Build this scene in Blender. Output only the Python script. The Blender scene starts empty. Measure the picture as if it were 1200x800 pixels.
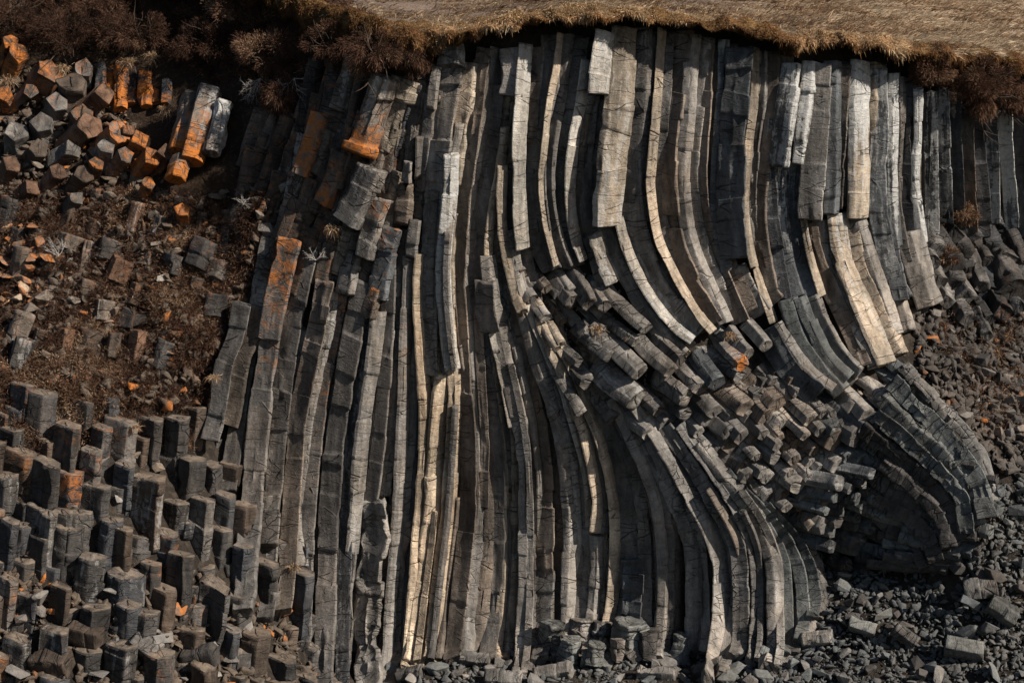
import bpy, math, random
import numpy as np
from mathutils import Vector
rnd = random.Random(7)
C = bpy.context.scene
COL = C.collection
R_ = math.radians

# ------------------------------------------------------------------ camera frame
F = 2200.0; PITCH = R_(13); CAMY = -46.0; CAMZ = 18.6
cp, sp = math.cos(PITCH), math.sin(PITCH)
def at(px, py, D):
    """point on the plane y = D seen at photo pixel (px, py) of 1200 x 800"""
    u = (px - 600) / F; v = (400 - py) / F
    dx, dy, dz = u, cp + v * sp, -sp + v * cp
    t = (D - CAMY) / dy
    return np.array((dx * t, D, CAMZ + dz * t))
def mpp(D): return (D - CAMY) / F      # metres per pixel

# depth of the cliff front (metres behind the plane y = 0), spread between measured points
_cp = [(-150,-40,9),(0,-30,8),(150,-30,7.5),(300,-20,6),(0,60,6.4),(100,90,5.6),(200,100,4.8),(300,100,3.2),(380,80,1.6),(430,60,.5),
 (-150,200,5.2),(0,200,3.9),(100,200,3.3),(200,220,2.4),(280,220,1.7),(340,200,1.2),(400,180,.5),
 (-150,350,2.2),(0,350,1.3),(100,350,.9),(200,350,.6),(280,360,.5),(-150,480,-.8),(0,470,-1.2),(100,480,-1.2),(200,490,-.7),(245,500,-.1),
 (0,600,-2.7),(100,600,-2.7),(200,600,-2.0),(270,600,-1.3),(330,640,-.9),(-150,600,-2.8),(0,700,-4.1),(100,700,-4.0),(200,700,-3.3),(300,700,-2.2),(345,720,-1.6),
 (-150,800,-6),(0,800,-5.6),(100,800,-5.4),(200,800,-4.8),(300,800,-3.6),(400,800,-1.8),(0,950,-9),(300,950,-8),
 (450,100,.2),(500,100,0),(600,80,0),(700,60,0),(800,70,0),(900,80,.1),(1000,90,.3),(1080,120,.9),(1130,150,1.7),(1200,150,2.8),(1350,150,4),
 (300,400,.3),(380,350,.2),(330,550,.1),(400,500,0),(400,650,0),(400,720,-.2),(500,300,0),(500,500,0),(500,700,0),(600,500,0),(600,700,0),(550,250,0),
 (700,250,.0),(800,300,-.1),(900,300,0),(1000,300,.1),(640,340,.1),(700,400,-.2),(760,440,-.6),(840,400,-.6),(900,400,-.5),(1000,420,-.8),
 (680,560,-.1),(750,600,-.5),(760,500,-.6),(840,500,-1.1),(900,500,-1.3),(860,600,-1.5),(900,700,-1.5),(700,720,-.3),(800,720,-.9),(940,580,-1.3),
 (1040,470,-1.3),(1100,510,-1.8),(1150,560,-2.3),(1130,620,-2.4),(1060,600,-1.7),(1000,560,-1.2),(990,630,-.4),(1060,660,-1.6),
 (1070,250,1.0),(1130,260,2.6),(1200,260,3.2),(1350,260,4),(1080,330,.5),(1140,360,1.4),(1200,360,1.6),(1110,430,-.3),(1160,460,-.4),(1200,480,-.6),(1350,480,0),
 (1200,580,-2.3),(1180,680,-3.3),(1350,680,-3),(1200,800,-5.6),(1350,800,-5.5),(1100,720,-3.4),(1100,800,-5),(1000,700,-2.2),(1000,800,-4.6),
 (500,765,-.7),(600,765,-.7),(700,760,-1.0),(800,770,-1.6),(900,765,-2.6),(500,800,-2.3),(600,800,-2.6),(700,800,-3),(800,800,-3.5),(900,800,-4.2),(600,950,-9),(900,950,-10),(1200,950,-11),(430,780,-.5)]
_P = np.array([(a, b) for a, b, c in _cp], float); _V = np.array([c for a, b, c in _cp], float)
def _phi(A, B): return np.sqrt(((A[:, None, :] - B[None, :, :]) ** 2).sum(2) + 15.0 ** 2)
_m = _phi(_P, _P); _n = len(_P)
_A = np.zeros((_n + 3, _n + 3)); _A[:_n, :_n] = _m; _A[:_n, _n] = 1; _A[:_n, _n + 1:] = _P / 600; _A[_n, :_n] = 1; _A[_n + 1:, :_n] = (_P / 600).T
_A[:_n, :_n] += np.eye(_n) * .5
_W = np.linalg.solve(_A, np.concatenate([_V, np.zeros(3)]))
def DEP(xy):
    xy = np.atleast_2d(np.asarray(xy, float)); out = np.empty(len(xy))
    for i in range(0, len(xy), 4000):
        q = xy[i:i + 4000]; out[i:i + 4000] = _phi(q, _P) @ _W[:_n] + _W[_n] + q / 600 @ _W[_n + 1:]
    return out
def dep(x, y): return float(DEP([(x, y)])[0])

# ------------------------------------------------------------------ noise
_rs = np.random.RandomState(3); _perm = _rs.permutation(512); _perm = np.concatenate([_perm] * 3); _val = _rs.rand(512) * 2 - 1
def vnoise(p):
    p = np.asarray(p, float); i = np.floor(p).astype(int); f = p - i; f = f * f * (3 - 2 * f); i &= 255
    def h(a, b, c): return _val[_perm[_perm[_perm[i[:, 0] + a & 255] + (i[:, 1] + b & 255)] + (i[:, 2] + c & 255)]]
    x, y, z = f[:, 0], f[:, 1], f[:, 2]
    l = lambda a, b, t: a + (b - a) * t
    return l(l(l(h(0,0,0), h(1,0,0), x), l(h(0,1,0), h(1,1,0), x), y), l(l(h(0,0,1), h(1,0,1), x), l(h(0,1,1), h(1,1,1), x), y), z)
def fbm(p, o=3):
    p = np.asarray(p, float); s = 0; a = 1
    for k in range(o): s = s + vnoise(p + k * 17.3) * a; p = p * 2.03; a *= .5
    return s

# ------------------------------------------------------------------ mesh helpers
def mesh_from(name, V, quads=None, tris=None, ngons=None, uv=None, attrs=None, smooth=False):
    me = bpy.data.meshes.new(name); V = np.asarray(V, np.float32)
    loops = []; starts = []; tot = 0
    for arr, k in ((quads, 4), (tris, 3)):
        if arr is not None and len(arr):
            arr = np.asarray(arr, np.int32); loops.append(arr.ravel()); starts.append(tot + np.arange(len(arr)) * k); tot += arr.size
    L = np.concatenate(loops).astype(np.int32); S = np.concatenate(starts).astype(np.int32)
    me.vertices.add(len(V)); me.vertices.foreach_set('co', V.ravel())
    me.loops.add(len(L)); me.loops.foreach_set('vertex_index', L)
    me.polygons.add(len(S)); me.polygons.foreach_set('loop_start', S)
    if uv is not None:
        l = me.uv_layers.new(name='UVMap'); l.data.foreach_set('uv', np.asarray(uv, np.float32)[L].ravel())
    for k, a in (attrs or {}).items():
        t = me.attributes.new(k, 'FLOAT', 'POINT'); t.data.foreach_set('value', np.asarray(a, np.float32))
    if smooth: me.polygons.foreach_set('use_smooth', np.ones(len(S), bool))
    me.update(calc_edges=True); me.validate()
    return me
def link(name, me, mat, loc=(0, 0, 0), parent=None):
    o = bpy.data.objects.new(name, me); COL.objects.link(o); o.location = loc
    if mat and not me.materials: me.materials.append(mat)
    if parent: o.parent = parent
    return o
def tag(o, label=None, cat=None, group=None, kind=None):
    if cat and not kind: kind = 'thing'
    if label: o['label'] = label
    if cat: o['category'] = cat
    if group: o['group'] = group
    if kind: o['kind'] = kind
    return o
ORD = 'first second third fourth fifth sixth seventh eighth ninth tenth eleventh twelfth thirteenth fourteenth fifteenth sixteenth seventeenth eighteenth nineteenth twentieth'.split()
def ordn(k): return ORD[k] if k < 20 else 'twenty-' + ORD[k - 20] if k < 29 else 'farthest'

# ------------------------------------------------------------------ materials
class G:
    def __init__(s, name):
        s.m = bpy.data.materials.new(name); s.m.use_nodes = True; s.t = s.m.node_tree; s.t.nodes.clear()
    def n(s, t, **k):
        nd = s.t.nodes.new(t)
        for a, b in k.items():
            if a.startswith('i_'):
                key = a[2:]; nd.inputs[int(key) if key.isdigit() else key].default_value = b
            else: setattr(nd, a, b)
        return nd
    def l(s, a, b): s.t.links.new(a, b)
    def math(s, op, a, b=None, c=None, clamp=False):
        nd = s.n('ShaderNodeMath', operation=op, use_clamp=clamp)
        for i, v in enumerate((a, b, c)):
            if v is None: continue
            if isinstance(v, (int, float)): nd.inputs[i].default_value = v
            else: s.l(v, nd.inputs[i])
        return nd.outputs[0]
    def noise(s, vec, scale, detail=4, rough=.55, dist=0, w=None):
        nd = s.n('ShaderNodeTexNoise', i_Scale=scale, i_Detail=detail, i_Roughness=rough, i_Distortion=dist)
        s.l(vec, nd.inputs['Vector']); return nd.outputs['Fac']
    def scale(s, vec, v, off=(0, 0, 0)):
        nd = s.n('ShaderNodeMapping'); nd.inputs['Scale'].default_value = v; nd.inputs['Location'].default_value = off; s.l(vec, nd.inputs[0]); return nd.outputs[0]
    def ramp(s, fac, *st):
        nd = s.n('ShaderNodeValToRGB'); e = nd.color_ramp.elements
        for i, (p, c) in enumerate(st):
            el = e[i] if i < 2 else e.new(p)
            el.position = p; el.color = (c, c, c, 1) if isinstance(c, (int, float)) else (*c, 1)
        s.l(fac, nd.inputs[0]); return nd.outputs[0]
    def mix(s, fac, a, b, mode='MIX'):
        nd = s.n('ShaderNodeMix', data_type='RGBA', blend_type=mode)
        for i, v in ((0, fac), (6, a), (7, b)):
            if isinstance(v, (int, float)): nd.inputs[i].default_value = v
            elif isinstance(v, tuple): nd.inputs[i].default_value = (*v, 1)
            else: s.l(v, nd.inputs[i])
        return nd.outputs[2]
    def attr(s, name):
        return s.n('ShaderNodeAttribute', attribute_name=name).outputs['Fac']
    def out(s, col, bump=None, rough=.85, strength=.6, dist=.03, spec=.25):
        b = s.n('ShaderNodeBsdfPrincipled'); b.inputs['Specular IOR Level'].default_value = spec
        if isinstance(rough, (int, float)): b.inputs['Roughness'].default_value = rough
        else: s.l(rough, b.inputs['Roughness'])
        if isinstance(col, tuple): b.inputs['Base Color'].default_value = (*col, 1)
        else: s.l(col, b.inputs['Base Color'])
        if bump is not None:
            bp = s.n('ShaderNodeBump', i_Strength=strength, i_Distance=dist); s.l(bump, bp.inputs['Height']); s.l(bp.outputs[0], b.inputs['Normal'])
        o = s.n('ShaderNodeOutputMaterial'); s.l(b.outputs[0], o.inputs[0]); return s.m

def basalt(name, uvbased=True):
    g = G(name)
    pos = g.n('ShaderNodeNewGeometry').outputs['Position']
    oc = g.n('ShaderNodeObjectInfo').outputs['Color']
    base = oc
    m1 = g.noise(pos, .9, 6, .6); m2 = g.noise(pos, 7, 6, .65)
    base = g.mix(1, base, g.ramp(m1, (.28, .62), (.72, 1.32)), 'MULTIPLY')
    base = g.mix(1, base, g.ramp(m2, (.3, .72), (.7, 1.28)), 'MULTIPLY')
    sp_ = g.noise(pos, 55, 3, .7)
    base = g.mix(1, base, g.ramp(sp_, (.35, .78), (.65, 1.25)), 'MULTIPLY')
    # brown iron film in patches
    warm = g.ramp(g.noise(pos, .55, 4, .6), (.45, 0.), (.7, 1.))
    base = g.mix(g.math('MULTIPLY', warm, .32), base, g.mix(1, base, (1.25, .95, .68), 'MULTIPLY'))
    uv = g.n('ShaderNodeTexCoord').outputs['UV'] if uvbased else pos
    h = g.math('MULTIPLY', m2, .8)
    if uvbased:
        st = g.noise(g.scale(uv, (2.6, 11, 1)), 1, 6, .68, 1.1)
        h = g.math('ADD', h, g.math('MULTIPLY', st, .55))
        base = g.mix(1, base, g.ramp(st, (.32, .92), (.62, 1.05)), 'MULTIPLY')
        dk = g.noise(g.scale(uv, (1.6, .35, 1)), 1, 7, .7, .8)
        base = g.mix(1, base, g.ramp(dk, (.36, .52), (.56, 1.08)), 'MULTIPLY')
        fl_ = g.noise(pos, 24, 5, .8); base = g.mix(g.ramp(fl_, (.66, 0.), (.72, .55)), base, (.42, .40, .37))
        # sheets of stain that run down across neighbouring columns
        sn = g.noise(g.scale(pos, (.9, .9, .16)), 1, 7, .68, .7)
        base = g.mix(1, base, g.ramp(sn, (.36, .44), (.60, 1.28)), 'MULTIPLY')
        # sparse cross cracks
        cv = g.n('ShaderNodeTexVoronoi', feature='DISTANCE_TO_EDGE'); cv.inputs['Scale'].default_value = 1
        wn2 = g.n('ShaderNodeTexNoise', i_Scale=4, i_Detail=4); g.l(uv, wn2.inputs['Vector'])
        wv2 = g.n('ShaderNodeMixRGB', blend_type='LINEAR_LIGHT'); wv2.inputs[0].default_value = .035; g.l(uv, wv2.inputs[1]); g.l(wn2.outputs['Color'], wv2.inputs[2])
        g.l(g.scale(wv2.outputs[0], (.55, 3.1, 1)), cv.inputs['Vector'])
        cl = g.math('MULTIPLY', g.ramp(cv.outputs['Distance'], (.0, 1.), (.022, 0.)), g.ramp(g.noise(pos, 1.7, 3), (.48, 0.), (.58, 1.)))
        base = g.mix(g.math('MULTIPLY', cl, .6), base, (.02, .018, .016)); h = g.math('SUBTRACT', h, g.math('MULTIPLY', cl, 1.2))
        # fracture net
        wn = g.n('ShaderNodeTexNoise', i_Scale=2.5, i_Detail=3); g.l(uv, wn.inputs['Vector'])
        wv = g.n('ShaderNodeMixRGB', blend_type='LINEAR_LIGHT'); wv.inputs[0].default_value = .10; g.l(uv, wv.inputs[1]); g.l(wn.outputs['Color'], wv.inputs[2])
        vo = g.n('ShaderNodeTexVoronoi', feature='DISTANCE_TO_EDGE'); vo.inputs['Scale'].default_value = 1
        g.l(g.scale(wv.outputs[0], (1.9, 4.2, 1)), vo.inputs['Vector'])
        line = g.ramp(vo.outputs['Distance'], (.0, 1.), (.030, 0.))
        gate = g.ramp(g.noise(pos, .8, 3, .5), (.47, 0.), (.60, 1.))
        line = g.math('MULTIPLY', line, g.math('MULTIPLY', g.attr('net'), g.math('ADD', g.math('MULTIPLY', gate, .92), .08)), clamp=True)
        base = g.mix(g.math('MULTIPLY', line, .5), base, (.012, .011, .010))
        h = g.math('SUBTRACT', h, g.math('MULTIPLY', line, 2.2))
        pn = g.math('ADD', g.math('MULTIPLY', g.noise(g.scale(uv, (5.5, .45, 1)), 1, 5, .62, .4), .55), g.math('MULTIPLY', g.noise(pos, 5, 9, .78, .6), .45))
    else:
        pn = g.noise(pos, 2.2, 5, .62, .3)
    pfac = g.math('MULTIPLY', g.ramp(g.math('ADD', pn, g.math('MULTIPLY', g.attr('pale'), .17)), (.565, 0.), (.62, 1.)), g.math('MULTIPLY', g.attr('pale'), 1.4, clamp=True), clamp=True)
    pcol = g.mix(g.noise(pos, 12, 4, .7), (.15, .148, .142), (.58, .565, .53))
    base = g.mix(pfac, base, pcol)
    rn = g.noise(pos, 3.6, 9, .76, .6)
    rfac = g.math('MULTIPLY', g.ramp(g.math('ADD', rn, g.math('MULTIPLY', g.attr('rust'), .35)), (.64, 0.), (.78, 1.)), g.math('MULTIPLY', g.attr('rust'), 1.5, clamp=True), clamp=True)
    base = g.mix(rfac, base, g.mix(g.noise(pos, 9, 4, .7), (.11, .038, .015), (.58, .185, .024)))
    base = g.mix(g.math('MULTIPLY', g.attr('dust'), g.ramp(g.noise(pos, 4, 7, .72), (.35, .25), (.6, 1.))), base, g.mix(g.noise(pos, 15, 3), (.12, .085, .058), (.27, .215, .165)))
    h = g.math('ADD', h, g.math('MULTIPLY', sp_, .25))
    return g.out(base, h, .82, .9, .05, .22)
M_COL = basalt('basalt')
M_ROCK = basalt('loose_basalt', False)

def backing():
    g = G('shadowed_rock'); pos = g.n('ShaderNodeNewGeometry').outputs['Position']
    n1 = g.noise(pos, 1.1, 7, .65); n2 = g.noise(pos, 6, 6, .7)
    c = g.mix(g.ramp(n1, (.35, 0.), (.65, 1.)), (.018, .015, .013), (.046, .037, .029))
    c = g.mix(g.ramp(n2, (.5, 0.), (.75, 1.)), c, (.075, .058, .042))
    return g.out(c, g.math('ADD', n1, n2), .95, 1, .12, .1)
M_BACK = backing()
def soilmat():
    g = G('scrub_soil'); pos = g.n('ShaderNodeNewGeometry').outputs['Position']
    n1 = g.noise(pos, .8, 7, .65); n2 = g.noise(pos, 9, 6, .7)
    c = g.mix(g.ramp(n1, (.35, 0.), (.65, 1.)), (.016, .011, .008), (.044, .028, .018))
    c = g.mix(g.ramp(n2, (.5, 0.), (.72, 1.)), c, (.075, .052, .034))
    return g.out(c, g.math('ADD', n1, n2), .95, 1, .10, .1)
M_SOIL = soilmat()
def heath():
    g = G('heath_ground'); pos = g.n('ShaderNodeNewGeometry').outputs['Position']
    s = g.scale(pos, (1.2, 5.0, 3))
    n1 = g.noise(g.scale(pos, (.22, .75, 1)), 1, 6, .6, .6); n2 = g.noise(s, 2.2, 6, .7, .3); n3 = g.noise(pos, 14, 5, .7)
    c = g.mix(g.ramp(n1, (.40, 0.), (.58, 1.)), (.085, .062, .056), (.19, .138, .108))
    c = g.mix(g.ramp(n2, (.46, 0.), (.60, 1.)), c, (.29, .215, .155))
    sx = g.n('ShaderNodeSeparateXYZ'); g.l(pos, sx.inputs[0])
    east = g.math('ADD', g.math('MULTIPLY', sx.outputs[0], .07), g.math('MULTIPLY', n1, .9))
    c = g.mix(g.ramp(east, (.75, 0.), (1.2, 1.)), c, g.mix(g.ramp(n2, (.42, 0.), (.6, 1.)), (.18, .118, .072), (.37, .285, .195)))
    c = g.mix(1, c, g.ramp(n3, (.3, .55), (.7, 1.35)), 'MULTIPLY')
    return g.out(c, g.math('ADD', n2, n3), .95, 1, .10, .05)
M_HEATH = heath()
def turfbase():
    g = G('turf_base'); pos = g.n('ShaderNodeNewGeometry').outputs['Position']
    n1 = g.noise(pos, 3, 7, .7); n2 = g.noise(pos, 18, 5, .7)
    c = g.mix(g.ramp(n1, (.38, 0.), (.62, 1.)), (.075, .042, .02), (.25, .15, .062))
    c = g.mix(1, c, g.ramp(n2, (.3, .5), (.7, 1.4)), 'MULTIPLY')
    return g.out(c, g.math('ADD', n1, n2), .95, 1, .12, .05)
M_TURF = turfbase()
def blademat(name, cols, trans=.25):
    g = G(name); t = g.attr('tint'); pos = g.n('ShaderNodeNewGeometry').outputs['Position']
    c = g.ramp(t, *cols)
    c = g.mix(1, c, g.ramp(g.noise(pos, 2.5, 3), (.3, .6), (.7, 1.3)), 'MULTIPLY')
    d = g.n('ShaderNodeBsdfDiffuse'); tr = g.n('ShaderNodeBsdfTranslucent'); mx = g.n('ShaderNodeMixShader'); mx.inputs[0].default_value = trans
    g.l(c, d.inputs[0]); g.l(c, tr.inputs[0]); g.l(d.outputs[0], mx.inputs[1]); g.l(tr.outputs[0], mx.inputs[2])
    o = g.n('ShaderNodeOutputMaterial'); g.l(mx.outputs[0], o.inputs[0]); return g.m
M_GOLD = blademat('dry_grass', ((0, (.07, .04, .026)), (.35, (.20, .115, .066)), (.7, (.37, .25, .15)), (1, (.60, .48, .33))))
M_DARKSCRUB = blademat('dark_scrub', ((0, (.020, .015, .012)), (.45, (.090, .047, .032)), (.8, (.20, .12, .072)), (1, (.42, .31, .20))), .15)
M_MOSS = blademat('moss_turf', ((0, (.05, .030, .014)), (.4, (.23, .115, .05)), (.75, (.46, .29, .15)), (1, (.72, .56, .36))), .35)
def plain(name, c, rough=.9):
    g = G(name); pos = g.n('ShaderNodeNewGeometry').outputs['Position']
    k = g.mix(1, c, g.ramp(g.noise(pos, 20, 4), (.3, .6), (.7, 1.3)), 'MULTIPLY'); return g.out(k, None, rough)
M_TWIG = plain('bleached_twig', (.34, .31, .28)); M_STEM = plain('dark_stem', (.05, .035, .025))

# ------------------------------------------------------------------ basalt columns
def resample(P, ds):
    P = np.asarray(P, float); n = len(P)
    Q = np.vstack([2 * P[0] - P[1], P, 2 * P[-1] - P[-2]]); out = []
    for i in range(n - 1):
        a, b, c, d = Q[i:i + 4]; t = np.linspace(0, 1, 24, endpoint=False)[:, None]
        out.append(.5 * (2 * b + (c - a) * t + (2 * a - 5 * b + 4 * c - d) * t ** 2 + (3 * b - a - 3 * c + d) * t ** 3))
    out.append(P[-1:]); out = np.vstack(out)
    s = np.concatenate([[0], np.cumsum(np.linalg.norm(np.diff(out, axis=0), axis=1))])
    return out, s
CAMD = np.array((0, -1, .22)); CAMD /= np.linalg.norm(CAMD)
def nrm(v): return v / np.maximum(np.linalg.norm(v, axis=-1, keepdims=True), 1e-9)
_cid = [0]
def column(name, pts, w, col=(.2, .17, .14), off=0., face=-8, pale=(0, 0), rust=(0, 0), net=.14, crack=.9, rough=1., world=False, wend=None, sides=None, flat=1., capn=.035, Ds=None, lit=None, cap=None):
    """a prism of rock along PTS (photo pixels top to bottom, or world points), w = width in pixels (or metres)"""
    _cid[0] += 1; rs = np.random.RandomState(_cid[0] * 13 + 5)
    if world: P = np.asarray(pts, float); wm = w
    else:
        d = DEP(pts) if Ds is None else np.asarray(Ds, float)
        k = np.array([.25, .5, .25])
        if len(d) > 3 and Ds is None: d[1:-1] = np.convolve(d, k, 'valid')
        P = np.array([at(x, y, dd + off) for (x, y), dd in zip(pts, d)]); wm = w * mpp(d.mean())
    path, S = resample(P, .1); Ltot = S[-1]
    ds = max(.055, min(.095, Ltot / 12))
    ring = list(np.arange(0, Ltot, ds)) + [Ltot]
    # joints
    joints = []; q = rs.uniform(.2, 1) * crack
    while q < Ltot - .12:
        joints.append(q); q += rs.uniform(.35, 1.7) * crack
    ringj = [r for r in ring if all(abs(r - j) > .045 for j in joints)]
    allr = [(r, 0) for r in ringj]
    for j in joints: allr += [(j - .011, 1), (j, 2), (j + .011, 1)]
    allr.sort(); s = np.array([a for a, b in allr]); fl = np.array([b for a, b in allr])
    nr = len(s)
    Cn = np.stack([np.interp(s, S, path[:, i]) for i in range(3)], 1)
    e = .12
    T = nrm(np.stack([np.interp(np.minimum(s + e, Ltot), S, path[:, i]) - np.interp(np.maximum(s - e, 0), S, path[:, i]) for i in range(3)], 1))
    Tm = nrm(T.mean(0)); ref = CAMD if abs(Tm @ CAMD) < .8 else np.array((0, -.2, 1.))
    N = nrm(ref - (T @ ref)[:, None] * T); Sd = np.cross(T, N)
    if abs(Tm[2]) > .4:
        if Sd[:, 0].mean() < 0: Sd = -Sd; flip = True
        else: flip = False
    else: flip = False
    ns = sides or rs.choice([5, 5, 6, 6]); R = wm / 1.5
    ang = np.radians(face) + (np.arange(ns) + .5) * 2 * math.pi / ns + rs.uniform(-.17, .17, ns)
    rad = R * (1 + rs.uniform(-.13, .13, ns))
    cx = np.sin(ang) * rad; cy = np.cos(ang) * rad * flat      # cx along side, cy toward viewer
    if lit is not None:      # wall column: a face turned to the left, a face turned to the right, buried back
        W = wm * 1.12; f_ = min(.96, max(.04, lit + rs.uniform(-.05, .05))); ta = math.tan(R_(rs.uniform(12, 31) if cap is None else rs.uniform(24, 40))); tb = math.tan(R_(rs.uniform(20, 38) if lit > .4 else rs.uniform(34, 52)))
        yl = -(1 - f_) * W * ta * .6; ya = yl + (1 - f_) * W * ta; yr = ya - f_ * W * tb
        pl = [(-W / 2, yl), (W / 2 - f_ * W, ya), (W / 2, yr), (W * .40, yr - .55 * W), (-W * .36, yl - .6 * W)]
        if lit > .5: # a wide bright column shows a second break
            pl[1:2] = [(W / 2 - f_ * W, ya), (W / 2 - f_ * W * .5, ya - f_ * W * .5 * tb * rs.uniform(.35, .8))]
        elif lit < .2: pl[1:1] = [(-W * rs.uniform(.05, .25), yl + (W * .35) * ta * rs.uniform(.55, 1.0))]
        cx = np.array([p[0] for p in pl]); cy = np.array([p[1] for p in pl]); ns = len(pl)
    px, py, cor = [], [], []
    for k in range(ns):
        k2 = (k + 1) % ns
        for t in (.02, .16, .38, .62, .84, .98):
            px.append(cx[k] + (cx[k2] - cx[k]) * t); py.append(cy[k] + (cy[k2] - cy[k]) * t); cor.append(1 if t in (.02, .98) else .45 if t in (.16, .84) else 0)
    px, py, cor = map(np.array, (px, py, cor)); m = len(px)
    seg = np.searchsorted(joints, s + 1e-6) if joints else np.zeros(nr, int)
    nseg = len(joints) + 1
    sx = rs.normal(0, .009, nseg) * wm / .6 * rough; sy = rs.normal(0, .016, nseg) * wm / .6 * rough; sc = 1 + rs.uniform(-.016, .016, nseg) * rough
    rot = rs.normal(0, .010, nseg) * rough
    if lit is not None and nseg > 2:
        sp_ = rs.rand(nseg) < .2; sc = np.where(sp_, sc * rs.uniform(.86, .95, nseg), sc); sy = np.where(sp_, sy - rs.uniform(.01, .06, nseg) * wm / .6, sy)
    scale = sc[seg] * np.where(fl == 2, .955, np.where(fl == 1, .995, 1))
    if wend is not None: scale = scale * (1 + (wend / w - 1) * s / Ltot)
    ca, sa = np.cos(rot[seg])[:, None], np.sin(rot[seg])[:, None]
    X = px[None] * scale[:, None]; Y = py[None] * scale[:, None]
    X, Y = X * ca - Y * sa + sx[seg][:, None], X * sa + Y * ca + sy[seg][:, None]
    tilt = rs.normal(0, .11, (nseg + 1, 2)) * min(1, rough)
    jid = np.where(fl > 0, np.searchsorted(np.array(joints) - .02, s) if joints else 0, 0)
    tx = np.where(fl > 0, tilt[jid % (nseg + 1), 0], 0); ty = np.where(fl > 0, tilt[jid % (nseg + 1), 1], 0)
    # neighbours of a joint follow its tilt so rings never cross
    if joints:
        jd = np.abs(s[:, None] - np.array(joints)[None]); jn = jd.argmin(1); fall = np.clip(1 - jd.min(1) / .35, 0, 1)
        tx = tilt[(jn + 1) % (nseg + 1), 0] * fall; ty = tilt[(jn + 1) % (nseg + 1), 1] * fall
    Z = tx[:, None] * X + ty[:, None] * Y
    V = Cn[:, None, :] + Sd[:, None, :] * X[..., None] + N[:, None, :] * Y[..., None] + T[:, None, :] * Z[..., None]
    Vf = V.reshape(-1, 3)
    rdir = nrm(Sd[:, None, :] * X[..., None] + N[:, None, :] * Y[..., None]).reshape(-1, 3)
    nz = fbm(Vf * 1.6 + _cid[0] * 3.1, 3); corf = np.tile(cor, nr)
    chip = (np.clip(vnoise(Vf * 2.6 + 50) - .15, 0, 1) + np.clip(vnoise(Vf * 7.5 + 20) - .25, 0, 1) * .55) * corf
    chip2 = np.clip((vnoise(Vf * np.array((1.5, 1.5, .9)) + 90) - .38) * 5, 0, 1) + .6 * np.clip((vnoise(Vf * np.array((3.2, 3.2, 2.)) + 140) - .45) * 6, 0, 1)
    Vf = Vf + rdir * ((nz * .009 + vnoise(Vf * 8.5) * .005 - chip * .085 - chip2 * .055) * rough * wm / .6)[:, None]
    u = np.cumsum(np.concatenate([[0], np.hypot(np.diff(px), np.diff(py))]))
    uv = np.stack([np.tile(u, nr), np.repeat(s, m)], 1) + rs.uniform(0, 40, 2)
    quads = []
    a = (np.arange(nr - 1)[:, None] * m + np.arange(m)[None]).ravel(); b = (np.arange(nr - 1)[:, None] * m + (np.arange(m)[None] + 1) % m).ravel()
    Q = np.stack([a, b, b + m, a + m], 1)
    Vs = [Vf]; uvs = [uv]; quads = [Q]; tris = []; base = len(Vf)
    for end in (0, 1):
        r0 = 0 if end == 0 else (nr - 1) * m; c0 = Cn[0 if end == 0 else -1]; tdir = -T[0] if end == 0 else T[-1]
        idx = r0 + np.arange(m); prev = idx; rim = Vf[idx]; c = rim.mean(0); tl = rs.normal(0, .16 if cap is None else .26, 3)
        for f_ in (.965, .55, .22):
            pt = c + (rim - c) * f_
            hgt = (.03 * (1 - f_) * rs.uniform(-1, 1) + capn * fbm(pt * 4 + 9, 2) * (f_ < .9)) * wm / .6 + ((pt - c) @ tl) * .5 * (1 - .2 * (f_ > .9))
            pt = pt + tdir * hgt[:, None]
            new = base + np.arange(m); Vs.append(pt); uvs.append(np.stack([(pt - c) @ Sd[0], (pt - c) @ N[0]], 1) + 3); base += m
            q_ = np.stack([prev, np.roll(prev, -1), np.roll(new, -1), new], 1)
            quads.append(q_ if end else q_[:, ::-1]); prev = new
        Vs.append((Vs[-1].mean(0))[None]); uvs.append(np.array([[3., 3.]])); ci = base; base += 1
        t_ = np.stack([prev, np.roll(prev, -1), np.full(m, ci)], 1); tris.append(t_ if end else t_[:, ::-1])
    Vall = np.vstack(Vs); quads = np.vstack(quads); tris = np.vstack(tris)
    # outward orientation (winding depends on frame handedness)
    A, B, Cc = Vall[quads[0, 0]], Vall[quads[0, 1]], Vall[quads[0, 3]]
    if np.cross(B - A, Cc - A) @ (A - Cn[0]) < 0: quads = quads[:, ::-1]; tris = tris[:, ::-1]
    frac = np.concatenate([np.repeat(s / Ltot, m), np.zeros(3 * m + 1), np.ones(3 * m + 1)])
    lerp = lambda p: p[0] + (p[1] - p[0]) * frac
    dust = np.zeros(len(Vall))
    if cap is not None: dust[len(Vf):len(Vf) + 3 * m + 1] = cap
    origin = P[-1] if P[-1][2] < P[0][2] else P[0]
    me = mesh_from(name, Vall - origin, quads, tris, uv=np.vstack(uvs), attrs={'dust': dust, 'pale': lerp(pale), 'rust': lerp(rust), 'net': np.full(len(Vall), net)})
    o = link(name, me, M_COL, origin); o.color = (*col, 1)
    return o

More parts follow.
